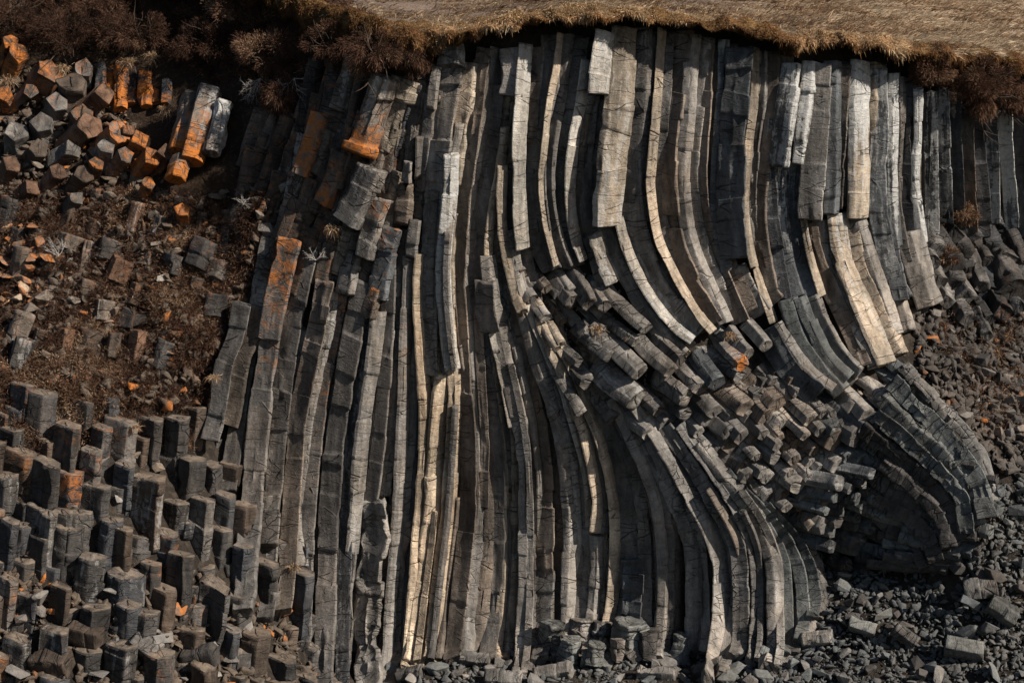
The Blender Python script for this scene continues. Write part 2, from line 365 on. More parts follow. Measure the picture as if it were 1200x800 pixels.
# tones: rock colours; COAL, UMBER and LOW also darkened to paint shade low and left
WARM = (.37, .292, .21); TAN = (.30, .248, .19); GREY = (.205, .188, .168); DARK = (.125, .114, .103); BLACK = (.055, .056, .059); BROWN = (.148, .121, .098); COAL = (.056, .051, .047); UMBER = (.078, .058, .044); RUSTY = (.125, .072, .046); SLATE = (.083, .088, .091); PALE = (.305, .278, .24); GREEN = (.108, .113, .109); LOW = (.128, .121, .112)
def tone_word(c):
    return {RUSTY: 'rust-brown', COAL: 'charcoal', WARM: 'warm tan', UMBER: 'umber', TAN: 'tan', GREY: 'grey', DARK: 'dark grey', BLACK: 'black', BROWN: 'brown', SLATE: 'slate-blue', PALE: 'pale', GREEN: 'greenish grey', LOW: 'ash-grey'}[c]

# (pts, width px, tone, options, label or None); a label marks the columns the others are counted from
ROWS = {}
def row(key, *items): ROWS.setdefault(key, []).extend(items)
X_ = dict
LIT = X_(face=24); 
# --- leaning columns between the scrub slope and the first pale pillar
row('leaning', 
 ([(283,355),(275,395),(262,430),(255,480),(245,515)],22,DARK,X_(off=-.25),'short dark leaning column with cracked cap, outermost beside the scrub slope'),
 ([(300,372),(290,420),(281,470),(274,520),(266,575)],20,DARK,X_(off=.2),None),
 ([(322,266),(312,310),(303,355),(295,400)],24,GREY,X_(net=1.,crack=.35,off=.15),'tall grey leaning column with a densely cracked broken head above the scrub slope'),
 ([(340,280),(330,320),(320,370),(310,430),(302,500),(296,570),(290,640),(287,690)],27,DARK,X_(rust=(.62,-.2),off=-.15),'leaning column stained rust red along its upper half'),
 ([(354,385),(342,420),(331,480),(322,550),(316,640),(313,700)],20,DARK,X_(off=.1),None),
 ([(381,330),(372,380),(360,430),(349,490),(343,560),(338,640),(335,690)],22,BROWN,X_(off=-.2,face=-2,rust=(.3,0)),'brown leaning column with a tan sunlit edge and flat broken top'),
 ([(400,340),(389,400),(377,460),(366,540),(360,620),(357,730)],19,DARK,X_(off=.1,rust=(.5,0),net=.5),None),
 ([(426,330),(415,380),(404,440),(392,520),(386,600),(382,700),(380,790)],25,DARK,X_(off=-.1),None),
 ([(434,375),(424,430),(414,500),(406,600),(402,700),(400,800)],18,BLACK,X_(off=.08,pale=(.45,.2)),'black column flecked with white lichen beside a bright narrow edge'),
 ([(443,366),(437,420),(428,480),(421,540),(416,600),(411,650)],17,GREY,X_(off=-.18,face=14),'narrow grey column with a bright straight edge over the fractured pale pillar'),
 ([(455,304),(455,340),(452,420),(446,500),(440,550),(434,592)],17,DARK,X_(off=-.02),None),
 ([(478,300),(477,340),(474,420),(472,480),(468,560),(463,640),(458,700),(453,772)],14,GREY,X_(off=-.05,face=14,rust=(.35,0)),'slim grey column speckled orange beside a deep black slot'),
 ([(437,588),(442,620),(434,655),(432,690),(428,730),(431,795)],33,GREY,X_(off=-.12,rough=2.6,crack=.5,net=1.,capn=.1),'fractured tan pillar stub with hollowed broken side at the cliff foot'),
 ([(468,310),(463,400),(460,480),(455,560),(450,640),(445,760)],20,BLACK,X_(off=.45),None),
)
# --- tall central columns, turf to foot
row('central',
 ([(486,322),(487,420),(484,500),(478,600),(472,700),(467,762)],15,BLACK,X_(off=.18),None),
 ([(494,298),(491,340),(494,420),(498,480),(496,540),(492,600),(487,660),(480,757)],15,WARM,X_(off=-.12,face=20),'bright tan slender pillar with flat top, tallest sunlit stripe of the centre'),
 ([(503,75),(497,170),(494,240)],20,DARK,X_(off=.1),None),
 ([(528,66),(524,110),(519,150),(512,200),(506,260),(503,330),(504,400),(506,440)],30,GREY,X_(wend=15,off=-.1,net=.5),'broad grey column with ridged face under the leftmost turf lobe'),
 ([(520,440),(513,500),(507,580),(501,640),(493,700),(487,750)],22,WARM,X_(off=-.14,face=12),'broad tan column standing in two long halves below a broken stub'),
 ([(529,182),(527,230),(521,290),(520,340),(525,400),(530,434)],17,PALE,X_(off=-.3,face=16,pale=(.7,.45),rough=1.6),'speckled pale column hanging with its broken lower end in the air'),
 ([(533,440),(533,480),(529,540),(525,600),(519,650),(513,700),(508,748)],18,WARM,X_(off=-.06,face=18),None),
 ([(568,56),(556,130),(549,180),(540,250),(536,320),(537,360),(542,430),(547,500),(549,560),(546,620),(540,680),(533,747)],20,BROWN,X_(off=.0,face=-8),'brown column running unbroken from turf to rubble with a paler twin'),
 ([(583,56),(571,130),(560,180),(549,250),(546,320),(549,360),(557,430),(564,500),(566,560),(562,640),(556,700),(549,749)],16,GREY,X_(off=.06,face=12),None),
 ([(583,100),(573,180),(564,230),(559,280),(557,340),(564,420),(571,470),(577,500),(581,560),(581,620),(577,700),(574,747)],24,DARK,X_(wend=20,off=.12,face=-14),'wide very dark column with a smooth shaded face from turf to foot'),
 ([(600,56),(600,85),(598,112)],28,GREY,X_(off=-.1,rough=1.3,pale=(.4,.3)),None),
 ([(592,150),(586,195),(577,245),(572,290),(575,330),(583,380),(593,430)],11,TAN,X_(off=-.1,face=14),None),
 ([(589,195),(588,250),(592,290),(601,330),(612,370)],12,TAN,X_(off=-.2,face=16),None),
 ([(566,330),(568,360),(574,390)],22,DARK,X_(off=-.25,net=.8),None),
 ([(581,390),(590,430),(598,470),(604,500)],15,PALE,X_(off=-.15,face=22,rough=2),None),
 ([(575,470),(583,520),(590,580),(592,640),(591,690)],13,DARK,X_(off=.1),None),
 ([(572,300),(576,340),(585,390),(596,440),(607,490),(614,540),(616,620),(616,700),(612,764)],19,GREY,X_(off=-.12,face=6,net=.4),'straight pale grey column with one flat lit face, standing clear of its neighbours'),
 ([(590,320),(600,370),(613,420),(625,470),(632,510),(637,560),(638,620),(638,745)],22,BROWN,X_(off=.12,face=-5),None),
 ([(639,668),(638,700),(637,746)],23,LOW,X_(off=-.12,net=1.,crack=.22),'low stub of thin cracked slabs like stacked plates at the cliff foot'),
 ([(597,270),(607,330),(623,400),(641,455),(655,500),(663,550),(668,610),(667,680),(663,747)],18,GREY,X_(off=-.1,face=10,net=.5),None),
 ([(622,345),(640,410),(656,465),(669,510),(680,560),(683,620),(682,680),(679,738)],22,DARK,X_(off=.05,face=-12),None),
 ([(606,320),(620,365),(640,412),(657,452),(672,500),(684,545),(690,585)],9,PALE,X_(off=-.15,face=20),None),
 ([(632,370),(646,405),(662,442),(677,480),(690,520),(698,560),(702,590),(698,626)],16,TAN,X_(off=-.2,face=16,rough=1.5),'tan curved column ending above a hollow broken pocket near the foot'),
 ([(699,628),(698,680),(693,738)],16,GREY,X_(off=-.12,face=10,crack=.5),None),
 ([(655,402),(676,440),(694,490),(709,530),(718,570),(722,620),(719,690),(712,735)],15,TAN,X_(off=-.15,face=18),None),
 ([(672,425),(692,458),(707,495),(722,540),(733,590),(738,640),(739,720)],24,DARK,X_(off=.05,face=-12),None),
 ([(742,656),(740,700),(735,735)],24,SLATE,X_(off=-.25,net=1.,crack=.35),'squat slate stub with a rounded pale rim in front of dark curved columns'),
 ([(690,440),(714,480),(732,520),(746,560),(754,610),(756,660),(757,735)],15,DARK,X_(off=0,face=-10),None),
 ([(704,438),(728,482),(748,525),(763,560),(774,600),(780,650),(781,700),(778,745)],26,DARK,X_(off=-.1,face=-4,wend=24),'dark curved column with a bright outlined outer edge'),
 ([(722,450),(745,490),(766,535),(786,575),(801,610),(811,650),(813,740)],20,GREY,X_(off=-.05,face=4,net=.8),None),
 ([(746,470),(780,520),(805,568),(826,605),(841,640),(848,680),(847,720),(840,768)],24,GREY,X_(off=-.28,face=20,net=.7,pale=(.25,.1)),'brightest curved column of the lower fan, broad and pale, bending down to the rubble'),
 ([(778,500),(812,548),(838,590),(858,625),(867,660),(868,742)],19,LOW,X_(off=-.2,net=1.,crack=.4),None),
 ([(796,498),(830,545),(855,580),(874,615),(885,650),(888,690),(886,748)],17,LOW,X_(off=-.2,face=16,net=1.,crack=.4,pale=(.25,0)),None),
 ([(820,518),(850,560),(876,590),(897,630),(908,670),(909,756)],21,GREY,X_(off=-.2,face=8,net=1.,crack=.4),'broad grey curved column cracked into square blocks at the end of the lower fan'),
 ([(850,552),(885,598),(906,630),(919,660),(924,740)],13,GREEN,X_(off=-.1,net=1.,crack=.4),None),
 ([(870,575),(905,612),(926,640),(938,675),(942,725)],15,GREEN,X_(off=-.12,net=1.,crack=.3),None),
 ([(895,592),(930,630),(948,663),(955,700)],15,GREEN,X_(off=-.1,net=1.,crack=.3),None),
)
# --- columns hanging from the turf
row('hanging',
 ([(617,50),(613,100),(609,150),(608,200),(609,250),(613,293)],16,PALE,X_(off=-.3,face=18,pale=(.5,.1)),'pale lit column with a white streaked head, ending in mid-air under a turf lobe'),
 ([(648,40),(642,90),(632,140),(626,190),(627,240),(635,290),(647,318)],26,DARK,X_(off=0,face=-4),None),
 ([(657,38),(652,80),(644,120),(637,180),(634,220),(640,265),(652,312)],8,TAN,X_(off=-.2,face=20),'thin tan sunlit rib curving like a bow beside dark faces'),
 ([(666,40),(656,110),(647,160),(643,200),(645,240),(654,280),(667,313)],15,DARK,X_(off=-.05,face=4),None),
 ([(680,42),(672,100),(664,150),(658,200),(659,250),(666,290),(675,313)],20,DARK,X_(off=.05,face=-12),None),
 ([(688,70),(681,120),(673,160),(669,200),(669,240),(675,280),(684,306)],13,PALE,X_(off=-.1,face=18,pale=(.3,.3)),None),
 ([(692,112),(688,160),(684,200),(687,250),(697,285),(711,334)],22,GREY,X_(off=.12,face=6),None),
 ([(710,36),(705,75),(701,110)],24,PALE,X_(off=-.45,face=16,pale=(.6,.4),rough=1.5),'short white block hanging proud below the turf with a dark hollow under it'),
 ([(732,30),(728,100),(719,180),(713,230),(712,266)],33,TAN,X_(off=-.4,face=14,pale=(.15,.5)),'widest bright tan column of the hanging row, broken off square halfway down'),
 ([(700,272),(710,300),(722,330)],25,PALE,X_(off=-.12,face=16,pale=(.3,.5),rough=1.6),'stubby bright block just below the widest tan column'),
 ([(709,262),(724,300),(741,335),(760,370),(780,395),(801,416)],19,GREY,X_(off=0,face=4),None),
 ([(726,255),(735,290),(750,325),(768,355),(790,382),(812,398)],13,PALE,X_(off=-.15,face=20,pale=(0,.6)),'long curved rib turning white toward its lower tip'),
 ([(752,32),(747,100),(740,180),(740,230),(747,275),(762,315),(783,350),(803,374),(820,390)],24,GREY,X_(off=.0,face=-10,pale=(.1,.1)),None),
 ([(776,32),(771,110),(765,180),(763,220),(771,275),(787,312),(803,342),(822,372),(836,388)],11,TAN,X_(off=-.2,face=18),'narrow tan rib bowing from turf to hem between two wide dark faces'),
 ([(795,36),(786,110),(778,180),(778,230),(788,290),(810,340),(834,382)],32,BROWN,X_(off=.05,face=-8),None),
 ([(812,40),(808,110),(802,180),(802,240),(812,290),(832,335),(851,378)],17,GREY,X_(off=-.08,face=8),None),
 ([(827,45),(823,110),(818,180),(820,240),(831,290),(849,335),(868,378)],21,BROWN,X_(off=.02,face=-6),None),
 ([(849,46),(847,110),(841,180),(839,240),(846,290),(853,318)],14,SLATE,X_(off=-.08,face=6,pale=(.5,0)),None),
 ([(866,55),(862,110),(857,180),(855,240),(861,303)],30,SLATE,X_(off=-.35,face=-6),'broad slate-blue slab hanging proud with a square broken foot over a hollow'),
 ([(885,55),(884,120),(877,180),(873,240),(877,280),(885,314)],11,TAN,X_(off=-.3,face=18),'slim tan rib beside the broad slate slab'),
 ([(864,312),(874,338),(893,368)],25,GREY,X_(off=.05,face=0,crack=.4),None),
 ([(886,312),(896,345),(907,378)],11,TAN,X_(off=-.05,face=16),None),
 ([(902,60),(898,120),(892,180),(886,240),(890,290),(900,340),(909,354)],24,BROWN,X_(off=0,face=-8),None),
 ([(908,140),(902,200),(903,250),(911,300),(920,350)],17,BLACK,X_(off=-.05,pale=(.4,.1)),None),
 ([(930,74),(922,130),(914,196)],24,SLATE,X_(off=-.25,face=4,pale=(.75,.5)),'slate column head washed with white drips, broken at mid height'),
 ([(953,72),(948,130),(939,192)],24,GREY,X_(off=-.28,face=8,pale=(.7,.75)),None),
 ([(917,196),(917,250),(923,300),(938,347)],19,SLATE,X_(off=.0,face=4,pale=(.75,.1)),None),
 ([(935,190),(932,250),(938,300),(951,347)],20,SLATE,X_(off=0,face=-6,pale=(.3,0)),None),
 ([(944,192),(941,245),(948,290),(964,347)],10,TAN,X_(off=-.1,face=18,pale=(.4,.2)),None),
 ([(962,74),(958,130),(953,200),(950,258)],27,GREY,X_(off=-.35,face=-4),'flat grey slab ending in a level broken foot beside a dark recess'),
 ([(976,72),(976,130),(976,200),(974,252)],20,SLATE,X_(off=-.25,face=4,pale=(.2,.1)),None),
 ([(988,72),(986,120),(987,190),(988,242)],18,BLACK,X_(off=.15),None),
 ([(1009,70),(1008,120),(1008,200),(1006,256)],26,TAN,X_(off=-.22,face=12,pale=(1.,.2)),'column with the whitest upper half, splashed white below the turf'),
 ([(947,258),(957,300),(976,345),(1000,395),(1012,428)],19,BROWN,X_(off=.05,face=-4),None),
 ([(964,258),(971,295),(988,340),(1007,385),(1024,430)],15,GREY,X_(off=0,face=10,pale=(.3,.2)),None),
 ([(982,250),(989,300),(1007,345),(1028,395),(1040,424)],25,TAN,X_(off=-.2,face=12,pale=(.5,.2)),'wide sunlit column with a white left flank hanging in the lower tier'),
 ([(1005,256),(1019,300),(1035,345),(1050,392)],20,GREY,X_(off=-.02,face=6),None),
 ([(1030,80),(1030,150),(1027,220),(1035,280),(1046,325),(1060,352)],21,SLATE,X_(off=-.05,pale=(.6,.3)),None),
 ([(1048,86),(1046,150),(1046,220),(1051,290)],15,SLATE,X_(off=-.1,face=8,pale=(1.,.4)),'slate column with a ragged white streak just left of a black slot'),
 ([(1063,96),(1061,160),(1061,240),(1067,300)],16,BLACK,X_(off=.1),None),
 ([(1076,104),(1076,160),(1072,210),(1082,285)],12,SLATE,X_(off=-.15,face=10,pale=(1.,.8)),'thin column almost covered by white droppings below the dark bush'),
 ([(1090,108),(1091,160),(1093,275)],15,BLACK,X_(off=0,pale=(.5,.6)),None),
 ([(1105,104),(1106,160),(1110,262)],14,SLATE,X_(off=0,pale=(.5,.4)),None),
 ([(1119,110),(1120,170),(1124,270)],14,BLACK,X_(off=0,pale=(.2,.1)),None),
 ([(1133,130),(1134,180),(1139,272)],14,BROWN,X_(off=-.1,rust=(0,.5)),None),
 ([(1147,140),(1149,190),(1156,278)],15,BLACK,X_(off=0),None),
 ([(1163,140),(1163,180),(1164,262)],15,SLATE,X_(off=-.15,pale=(.5,.6)),None),
 ([(1178,130),(1180,180),(1188,270)],14,SLATE,X_(off=-.1,pale=(.8,.7)),'column with a white wash hanging above the black hollow of the far gully'),
 ([(1196,120),(1197,190),(1203,280)],18,BLACK,X_(off=.05),None),
 ([(1216,110),(1217,190),(1218,240)],20,SLATE,X_(off=0),None),
 ([(1040,268),(1048,310),(1056,352)],18,SLATE,X_(off=-.1,pale=(.2,0)),None),
 ([(1066,272),(1076,308),(1083,332),(1092,358)],32,GREY,X_(off=-.2,face=8),'detached grey slab leaning out above the rubble gully'),
)
# --- second tier hanging below the hem
row('second',
 ([(898,385),(918,422),(940,448),(958,463)],27,SLATE,X_(off=-.15,face=-6),'broad slate column of the second tier with a fine bright seam'),
 ([(912,378),(930,408),(952,436),(977,455)],13,GREY,X_(off=-.25,face=14),None),
 ([(923,350),(936,388),(953,418),(972,442),(986,458)],24,GREEN,X_(off=-.15,face=4),None),
 ([(938,348),(952,385),(971,420),(994,443)],18,GREEN,X_(off=-.2,face=6),None),
 ([(951,347),(968,385),(988,418),(1008,436)],17,GREY,X_(off=-.15,face=4),'greenish grey column ending the second tier under the wide sunlit one'),
)
# --- longer slabs in the fan of broken ends
row('fan',
 ([(598,330),(604,345),(612,363)],13,TAN,X_(off=-.2),None),([(618,342),(627,355),(636,369)],17,GREY,X_(off=-.2),None),
 ([(644,318),(656,336),(668,350)],20,DARK,X_(off=-.1),None),([(668,316),(679,335),(690,353)],21,DARK,X_(off=-.2),None),
 ([(690,330),(698,345),(706,356)],16,GREY,X_(off=-.2),None),([(706,332),(726,356),(756,384)],17,GREY,X_(off=-.25,face=12),None),
 ([(694,358),(716,378),(744,399)],14,GREY,X_(off=-.2),None),([(676,378),(694,396),(714,412)],25,DARK,X_(off=-.25,face=10,pale=(.3,.3)),None),
 ([(694,380),(718,405),(748,434)],22,GREY,X_(off=-.35,face=14),'long block with a pale flat top and a wide dark end in the fan'),
 ([(698,425),(718,446),(742,466)],31,GREY,X_(off=-.4,face=10,pale=(.35,.35)),'large lichen-speckled block, biggest of the fan of broken ends'),
 ([(744,394),(762,414),(784,432)],19,GREY,X_(off=-.3,face=14),None),([(757,388),(775,404),(794,421)],19,DARK,X_(off=-.15),None),
 ([(630,368),(640,388),(652,407)],10,TAN,X_(off=-.3,face=14),None),([(639,370),(649,386),(658,401)],9,TAN,X_(off=-.3,face=14),None),
 ([(654,404),(664,412),(675,421)],13,GREY,X_(off=-.25),None),([(665,422),(674,432),(685,444)],20,DARK,X_(off=-.2),None),
 ([(639,412),(658,445),(682,484)],15,GREY,X_(off=-.3,face=12,crack=.5),'long narrow grey slab slanting through the left of the fan'),
 ([(686,446),(702,466),(720,488)],24,DARK,X_(off=-.1),None),([(722,478),(738,490),(756,504)],19,GREY,X_(off=-.3,face=12),None),
 ([(764,440),(782,450),(800,464)],22,GREY,X_(off=-.35,face=12),None),([(790,420),(804,436),(818,450)],22,GREY,X_(off=-.3,face=12,net=.8),None),
 ([(812,412),(824,428),(838,446)],22,SLATE,X_(off=-.3,face=10),None),([(846,400),(856,412),(868,424)],17,GREY,X_(off=-.3,rust=(.3,.7)),None),
 ([(738,450),(752,462),(770,478)],18,DARK,X_(off=-.2),None),([(852,384),(862,398),(874,412)],18,GREY,X_(off=-.2),None),([(872,375),(884,388),(896,402)],17,GREY,X_(off=-.25,crack=.3),None),
)
# --- broken heads at the left of the hanging wall
row('heads',
 ([(449,92),(436,135),(420,182)],40,BROWN,X_(off=-.4,face=0,pale=(.5,.1),rust=(.1,.75)),'big leaning broken head with an orange flank and white edge below dark scrub'),
 ([(434,198),(420,232),(404,262)],35,DARK,X_(off=-.45,face=-2,pale=(.25,.25),rust=(.1,.1)),'hexagonal column head with a grassy hollow on its flat top'),
 ([(446,234),(436,265),(425,302)],25,GREY,X_(off=-.3,pale=(.4,.1),rust=(.5,.1)),'stout head with a tan-orange flank below the grassy hexagonal one'),
 ([(458,268),(450,300),(442,350)],25,SLATE,X_(off=-.2,rust=(.4,.1),net=.7),None),
 ([(478,190),(476,214)],15,GREY,X_(off=-.2),None),([(477,216),(474,240),(472,264)],21,BROWN,X_(off=-.1),None),
 ([(487,258),(484,280),(482,302)],14,DARK,X_(off=-.15),None),([(478,92),(470,140),(462,185)],20,BLACK,X_(off=.15),None),
 ([(490,100),(483,150),(476,205)],16,DARK,X_(off=.1),None),([(462,150),(455,190),(446,226)],18,BROWN,X_(off=.1,rust=(.4,.3)),None),
 ([(374,132),(364,168),(350,205)],20,BROWN,X_(off=-.2,rust=(.6,.6)),'rust streaked leaning stub in the shadow below the hanging twigs'),
 ([(398,178),(390,210),(378,240)],22,BROWN,X_(off=-.1,rust=(.4,.6)),None),([(412,150),(406,180),(398,205)],14,BROWN,X_(off=.05,rust=(.5,.4)),None),
 ([(505,110),(500,165),(492,225)],16,DARK,X_(off=.05,pale=(.3,0)),None),([(511,78),(508,100),(505,128)],12,GREY,X_(off=-.1),None),
 ([(527,52),(528,64),(527,76)],32,GREY,X_(off=-.25,pale=(.5,.3),rough=1.6),'cracked cap block tucked right under the leftmost turf lobe'),
 ([(440,338),(434,356),(430,372)],20,BROWN,X_(off=-.2,rust=(.6,.1)),None),([(416,296),(410,318),(404,345)],22,GREY,X_(off=-.1,net=1.,crack=.35,rough=2),None),
 ([(390,270),(384,295),(376,330)],22,BROWN,X_(off=0,rust=(.5,.3),crack=.4,rough=1.6),None),
 ([(352,218),(344,245),(336,275)],20,DARK,X_(off=.1,crack=.4,rough=1.6),None),
)
_q = random.Random(99)
def trimmed(pts, a, b, dx, n=7):
    P = np.array(pts, float); S_ = np.concatenate([[0], np.cumsum(np.hypot(*np.diff(P, axis=0).T))]); t = np.linspace(a, b, n) * S_[-1]
    return [(float(np.interp(u, S_, P[:, 0])) + dx, float(np.interp(u, S_, P[:, 1]))) for u in t]
for key in ('leaning', 'central', 'hanging', 'second', 'heads'):
    for pts, w, col, opt, lab in list(ROWS[key]):
        ln = math.hypot(pts[-1][0] - pts[0][0], pts[-1][1] - pts[0][1])
        if ln < (40 if key == 'heads' else 110) or pts[0][0] > 1110: continue
        o2 = dict(off=opt.get('off', 0) * .3 + _q.uniform(.1, .2), face=_q.choice([-8, -8, 3, 8, 14]), net=_q.uniform(.2, .8), pale=(_q.choice([0, 0, .3]), 0))
        b = _q.uniform(.86, 1.0) if key != 'central' else 1.0
        row(key, (trimmed(pts, .02, b, w * .72 + _q.uniform(-1, 2)), max(12, w * 1.1), _q.choice([DARK, GREY, BROWN, col, col] if pts[0][0] > 640 or key == 'leaning' else [BROWN, TAN, BROWN, col, DARK]), o2, None))
for key in ('central',):
    for pts, w, col, opt, lab in list(ROWS[key]):
        ln = math.hypot(pts[-1][0] - pts[0][0], pts[-1][1] - pts[0][1])
        if ln < 150 or w < 17 or _q.random() < .45: continue
        a, b = (_q.uniform(0, .45), _q.uniform(.62, 1)) if key != 'central' else (_q.uniform(.1, .55), _q.choice([_q.uniform(.75, .95), 1.]))
        row(key, (trimmed(pts, a, b, _q.uniform(-.3, .3) * w), max(8, w * _q.uniform(.38, .55)), _q.choice([col, GREY, GREY, DARK, BROWN]),
            dict(off=opt.get('off', 0) - _q.uniform(.06, .14), face=_q.choice([-8, 3, 8, 14]), net=.3, rough=.9, crack=1., pale=(0, 0)), None))
# the sweeping bundle of the bulge
for k in range(9):
    t = k / 8; up = [(1056,430),(1092,468),(1130,510),(1158,552),(1164,600)]; lo = [(966,568),(1000,590),(1040,612),(1072,634),(1086,664)]
    pts = [(a[0] + (b[0] - a[0]) * t + _q.uniform(-3, 3), a[1] + (b[1] - a[1]) * t + _q.uniform(-3, 3)) for a, b in zip(up, lo)]
    if k in (5, 6, 7): pts = pts[1:]
    row('bundle', (pts, _q.uniform(17, 23), _q.choice([GREEN, LOW, GREEN]) if k < 4 else COAL, dict(off=-.18 - .12 * (k % 2), face=_q.choice([-8, 3, 8]), net=1., crack=.22, rough=2.2), None if k else 'topmost column of the bundle sweeping down over the bulge'))
PHR = {'bundle': ('bundle sweeping over the bulge', 'cracked columns sweeping over the bulge'),'leaning': ('leaning dark wall', 'basalt columns leaning beside the scrub slope'),
 'central': ('central wall', 'tall basalt columns of the central wall'),
 'hanging': ('row under the turf', 'basalt columns hanging under the turf'),
 'second': ('second hanging tier', 'basalt columns of the second hanging tier'),
 'fan': ('fan of broken ends', 'long basalt blocks in the fan of broken ends'),
 'heads': ('broken heads below dark scrub', 'broken column heads under the dark scrub')}
SHORT = {}
for key, items in ROWS.items():
    zone, grp = PHR[key]; kind = 'basalt_block' if key == 'fan' else 'broken_pillar' if key == 'heads' else 'basalt_column'
    order = sorted(range(len(items)), key=lambda i: items[i][0][0][0] if key != 'fan' else items[i][0][-1][0])
    anchor = None; cnt = 0
    for i in order:
        pts, w, col, opt, lab = items[i]; opt = dict(opt); pts = list(pts)
        if pts[-1][1] > 685 and key in ('central', 'leaning'): pts.append((pts[-1][0] - 3, pts[-1][1] + 22))
        if key == 'fan':
            d0 = DEP(pts); opt['Ds'] = d0 + np.linspace(.35, -.25, len(pts)); opt.setdefault('crack', .9); opt.setdefault('net', .6); opt.setdefault('rough', .8); opt.setdefault('lit', .6 if opt.get('face', 0) >= 10 else .35)
        fc = opt.get('face', -8)
        if key not in ('fan', 'heads'): opt.setdefault('lit', .92 if fc >= 16 else .8 if fc >= 12 else .5 if fc >= 5 else .3 if fc >= 1 else .06)
        if key == 'heads': opt.setdefault('crack', .7); opt.setdefault('net', .5); opt.setdefault('lit', .45 if fc >= 0 else .25); opt.setdefault('rough', 1.5)
        o = column(kind, pts, w, col, **opt)
        if lab: anchor = ' '.join(lab.split()[:4]).rstrip(','); cnt = 0; L = lab
        else:
            if anchor: L = f"{tone_word(col)} {'block' if key=='fan' else 'column'}, {ordn(cnt)} rightward from the {anchor}, {zone}"
            else: L = f"{tone_word(col)} {'block' if key=='fan' else 'column'}, {ordn(cnt)} from the left end, {zone}"
            cnt += 1
        tag(o, ' '.join(L.split()[:16]), 'rock block' if key == 'fan' else 'rock column', grp)

# ------------------------------------------------------------------ fields of column ends
def inside(p, poly):
    x, y = p; c = False; j = len(poly) - 1
    for i in range(len(poly)):
        xi, yi = poly[i]; xj, yj = poly[j]
        if (yi > y) != (yj > y) and x < (xj - xi) * (y - yi) / (yj - yi) + xi: c = not c
        j = i
    return c
def poisson(poly, r, seed, tries=6000, avoid=()):
    q = random.Random(seed); xs = [p[0] for p in poly]; ys = [p[1] for p in poly]; out = list(avoid); n0 = len(out)
    for _ in range(tries):
        p = (q.uniform(min(xs), max(xs)), q.uniform(min(ys), max(ys))); rr = r(p) if callable(r) else r
        if inside(p, poly) and all((p[0] - a) ** 2 + (p[1] - b) ** 2 > rr * rr for a, b in out): out.append(p)
    return out[n0:]
def field(poly, spacing, seed, axis, length, width, cols, kind, cat, zone, group, tdir, tstep, off=-.1, dd=(.45, -.3), avoid=(), **kw):
    pts = poisson(poly, spacing, seed, avoid=avoid); q = random.Random(seed + 1)
    tier = {}
    for p in pts: tier.setdefault(int((p[0] * tdir[0] + p[1] * tdir[1]) // tstep), []).append(p)
    for ti, tk in enumerate(sorted(tier)):
        for k, p in enumerate(sorted(tier[tk], key=lambda p: p[0])):
            ax, ay = axis(p); L = q.uniform(*length); w = q.uniform(*width) * q.choice([.8, 1, 1.05, 1.3]); a = q.uniform(-.13, .13)
            ax, ay = ax * math.cos(a) - ay * math.sin(a), ax * math.sin(a) + ay * math.cos(a)
            p0 = (p[0] - ax * L * .65, p[1] - ay * L * .65); p1 = (p[0] + ax * L * .35, p[1] + ay * L * .35)
            D = dep(*p) + q.uniform(-.22, .15) + off; c = q.choice(cols)
            k_ = dict(face=q.uniform(0, 60), crack=q.uniform(.5, 1.6), net=q.uniform(.3, 1.), rough=.75, lit=q.uniform(.3, .62) if axis is not None and kw.get('rough', 1) < 2 else None, sides=q.choice([4, 5, 5, 6]), Ds=[D + dd[0], D + (dd[0] + dd[1]) / 2, D + dd[1]], rust=(0, max(0, q.uniform(-.6, .32))), pale=(max(0, q.uniform(-.4, .35)),) * 2)
            k_.update(kw)
            o = column(kind, [p0, p, p1], w, c, **k_)
            tag(o, f"{tone_word(c)} {cat}, {ordn(k)} from left, {ORD[ti]} row down, {zone}", 'rock block', group)
ENDS = [(668,470),(722,492),(760,478),(800,464),(838,446),(834,394),(862,384),(893,405),(905,402),(930,440),(962,470),(965,500),(945,560),(938,598),(905,592),(866,556),(820,512),(770,486),(740,470)]
fan_avoid = [it[0][-1] for it in ROWS['fan']] + [it[0][1] for it in ROWS['fan']]
field([(738,474),(800,462),(838,440),(832,394),(858,386),(895,404),(930,452),(962,474),(960,560),(938,600),(905,588),(866,552),(815,508),(770,490)], 13.5, 11,
  lambda p: (.76, .65), (52, 92), (13, 21), [GREY, GREY, LOW, BROWN, LOW], 'basalt_stub', 'broken column end', 'big central fan', 'broken column ends in the central fan', (.78, .62), 26, off=.02, dd=(.75, -.14), avoid=fan_avoid)
field([(592,300),(640,318),(690,318),(716,345),(700,372),(720,420),(690,446),(660,402),(636,400),(612,366)], 15, 12,
  lambda p: (.62, .78), (44, 72), (11, 17), [GREY, BROWN, DARK, TAN], 'basalt_stub', 'broken column end', 'upper corner of the fan', 'broken column ends at the upper corner of the fan', (.62, .78), 28, off=.02, dd=(.7, -.12), avoid=fan_avoid)
field([(962,470),(1010,446),(1048,428),(1080,452),(1092,480),(1060,500),(1000,548),(948,560)], 15.5, 13,
  lambda p: (.80, .60), (56, 90), (14, 20), [GREEN, GREY, LOW, SLATE], 'basalt_stub', 'broken column end', 'shoulder under the second tier', 'broken column ends on the shoulder', (.8, .6), 28, off=-.05, dd=(.7, -.14))
field([(948,566),(1000,548),(1008,600),(985,640),(950,640),(940,610)], 14, 15,
  lambda p: (.93, .25), (48, 76), (12, 18), [GREEN, SLATE, LOW], 'basalt_stub', 'cracked block', 'dark rounded knob beside the hollow', 'cracked blocks of the rounded knob', (.3, .95), 22, off=-.3)
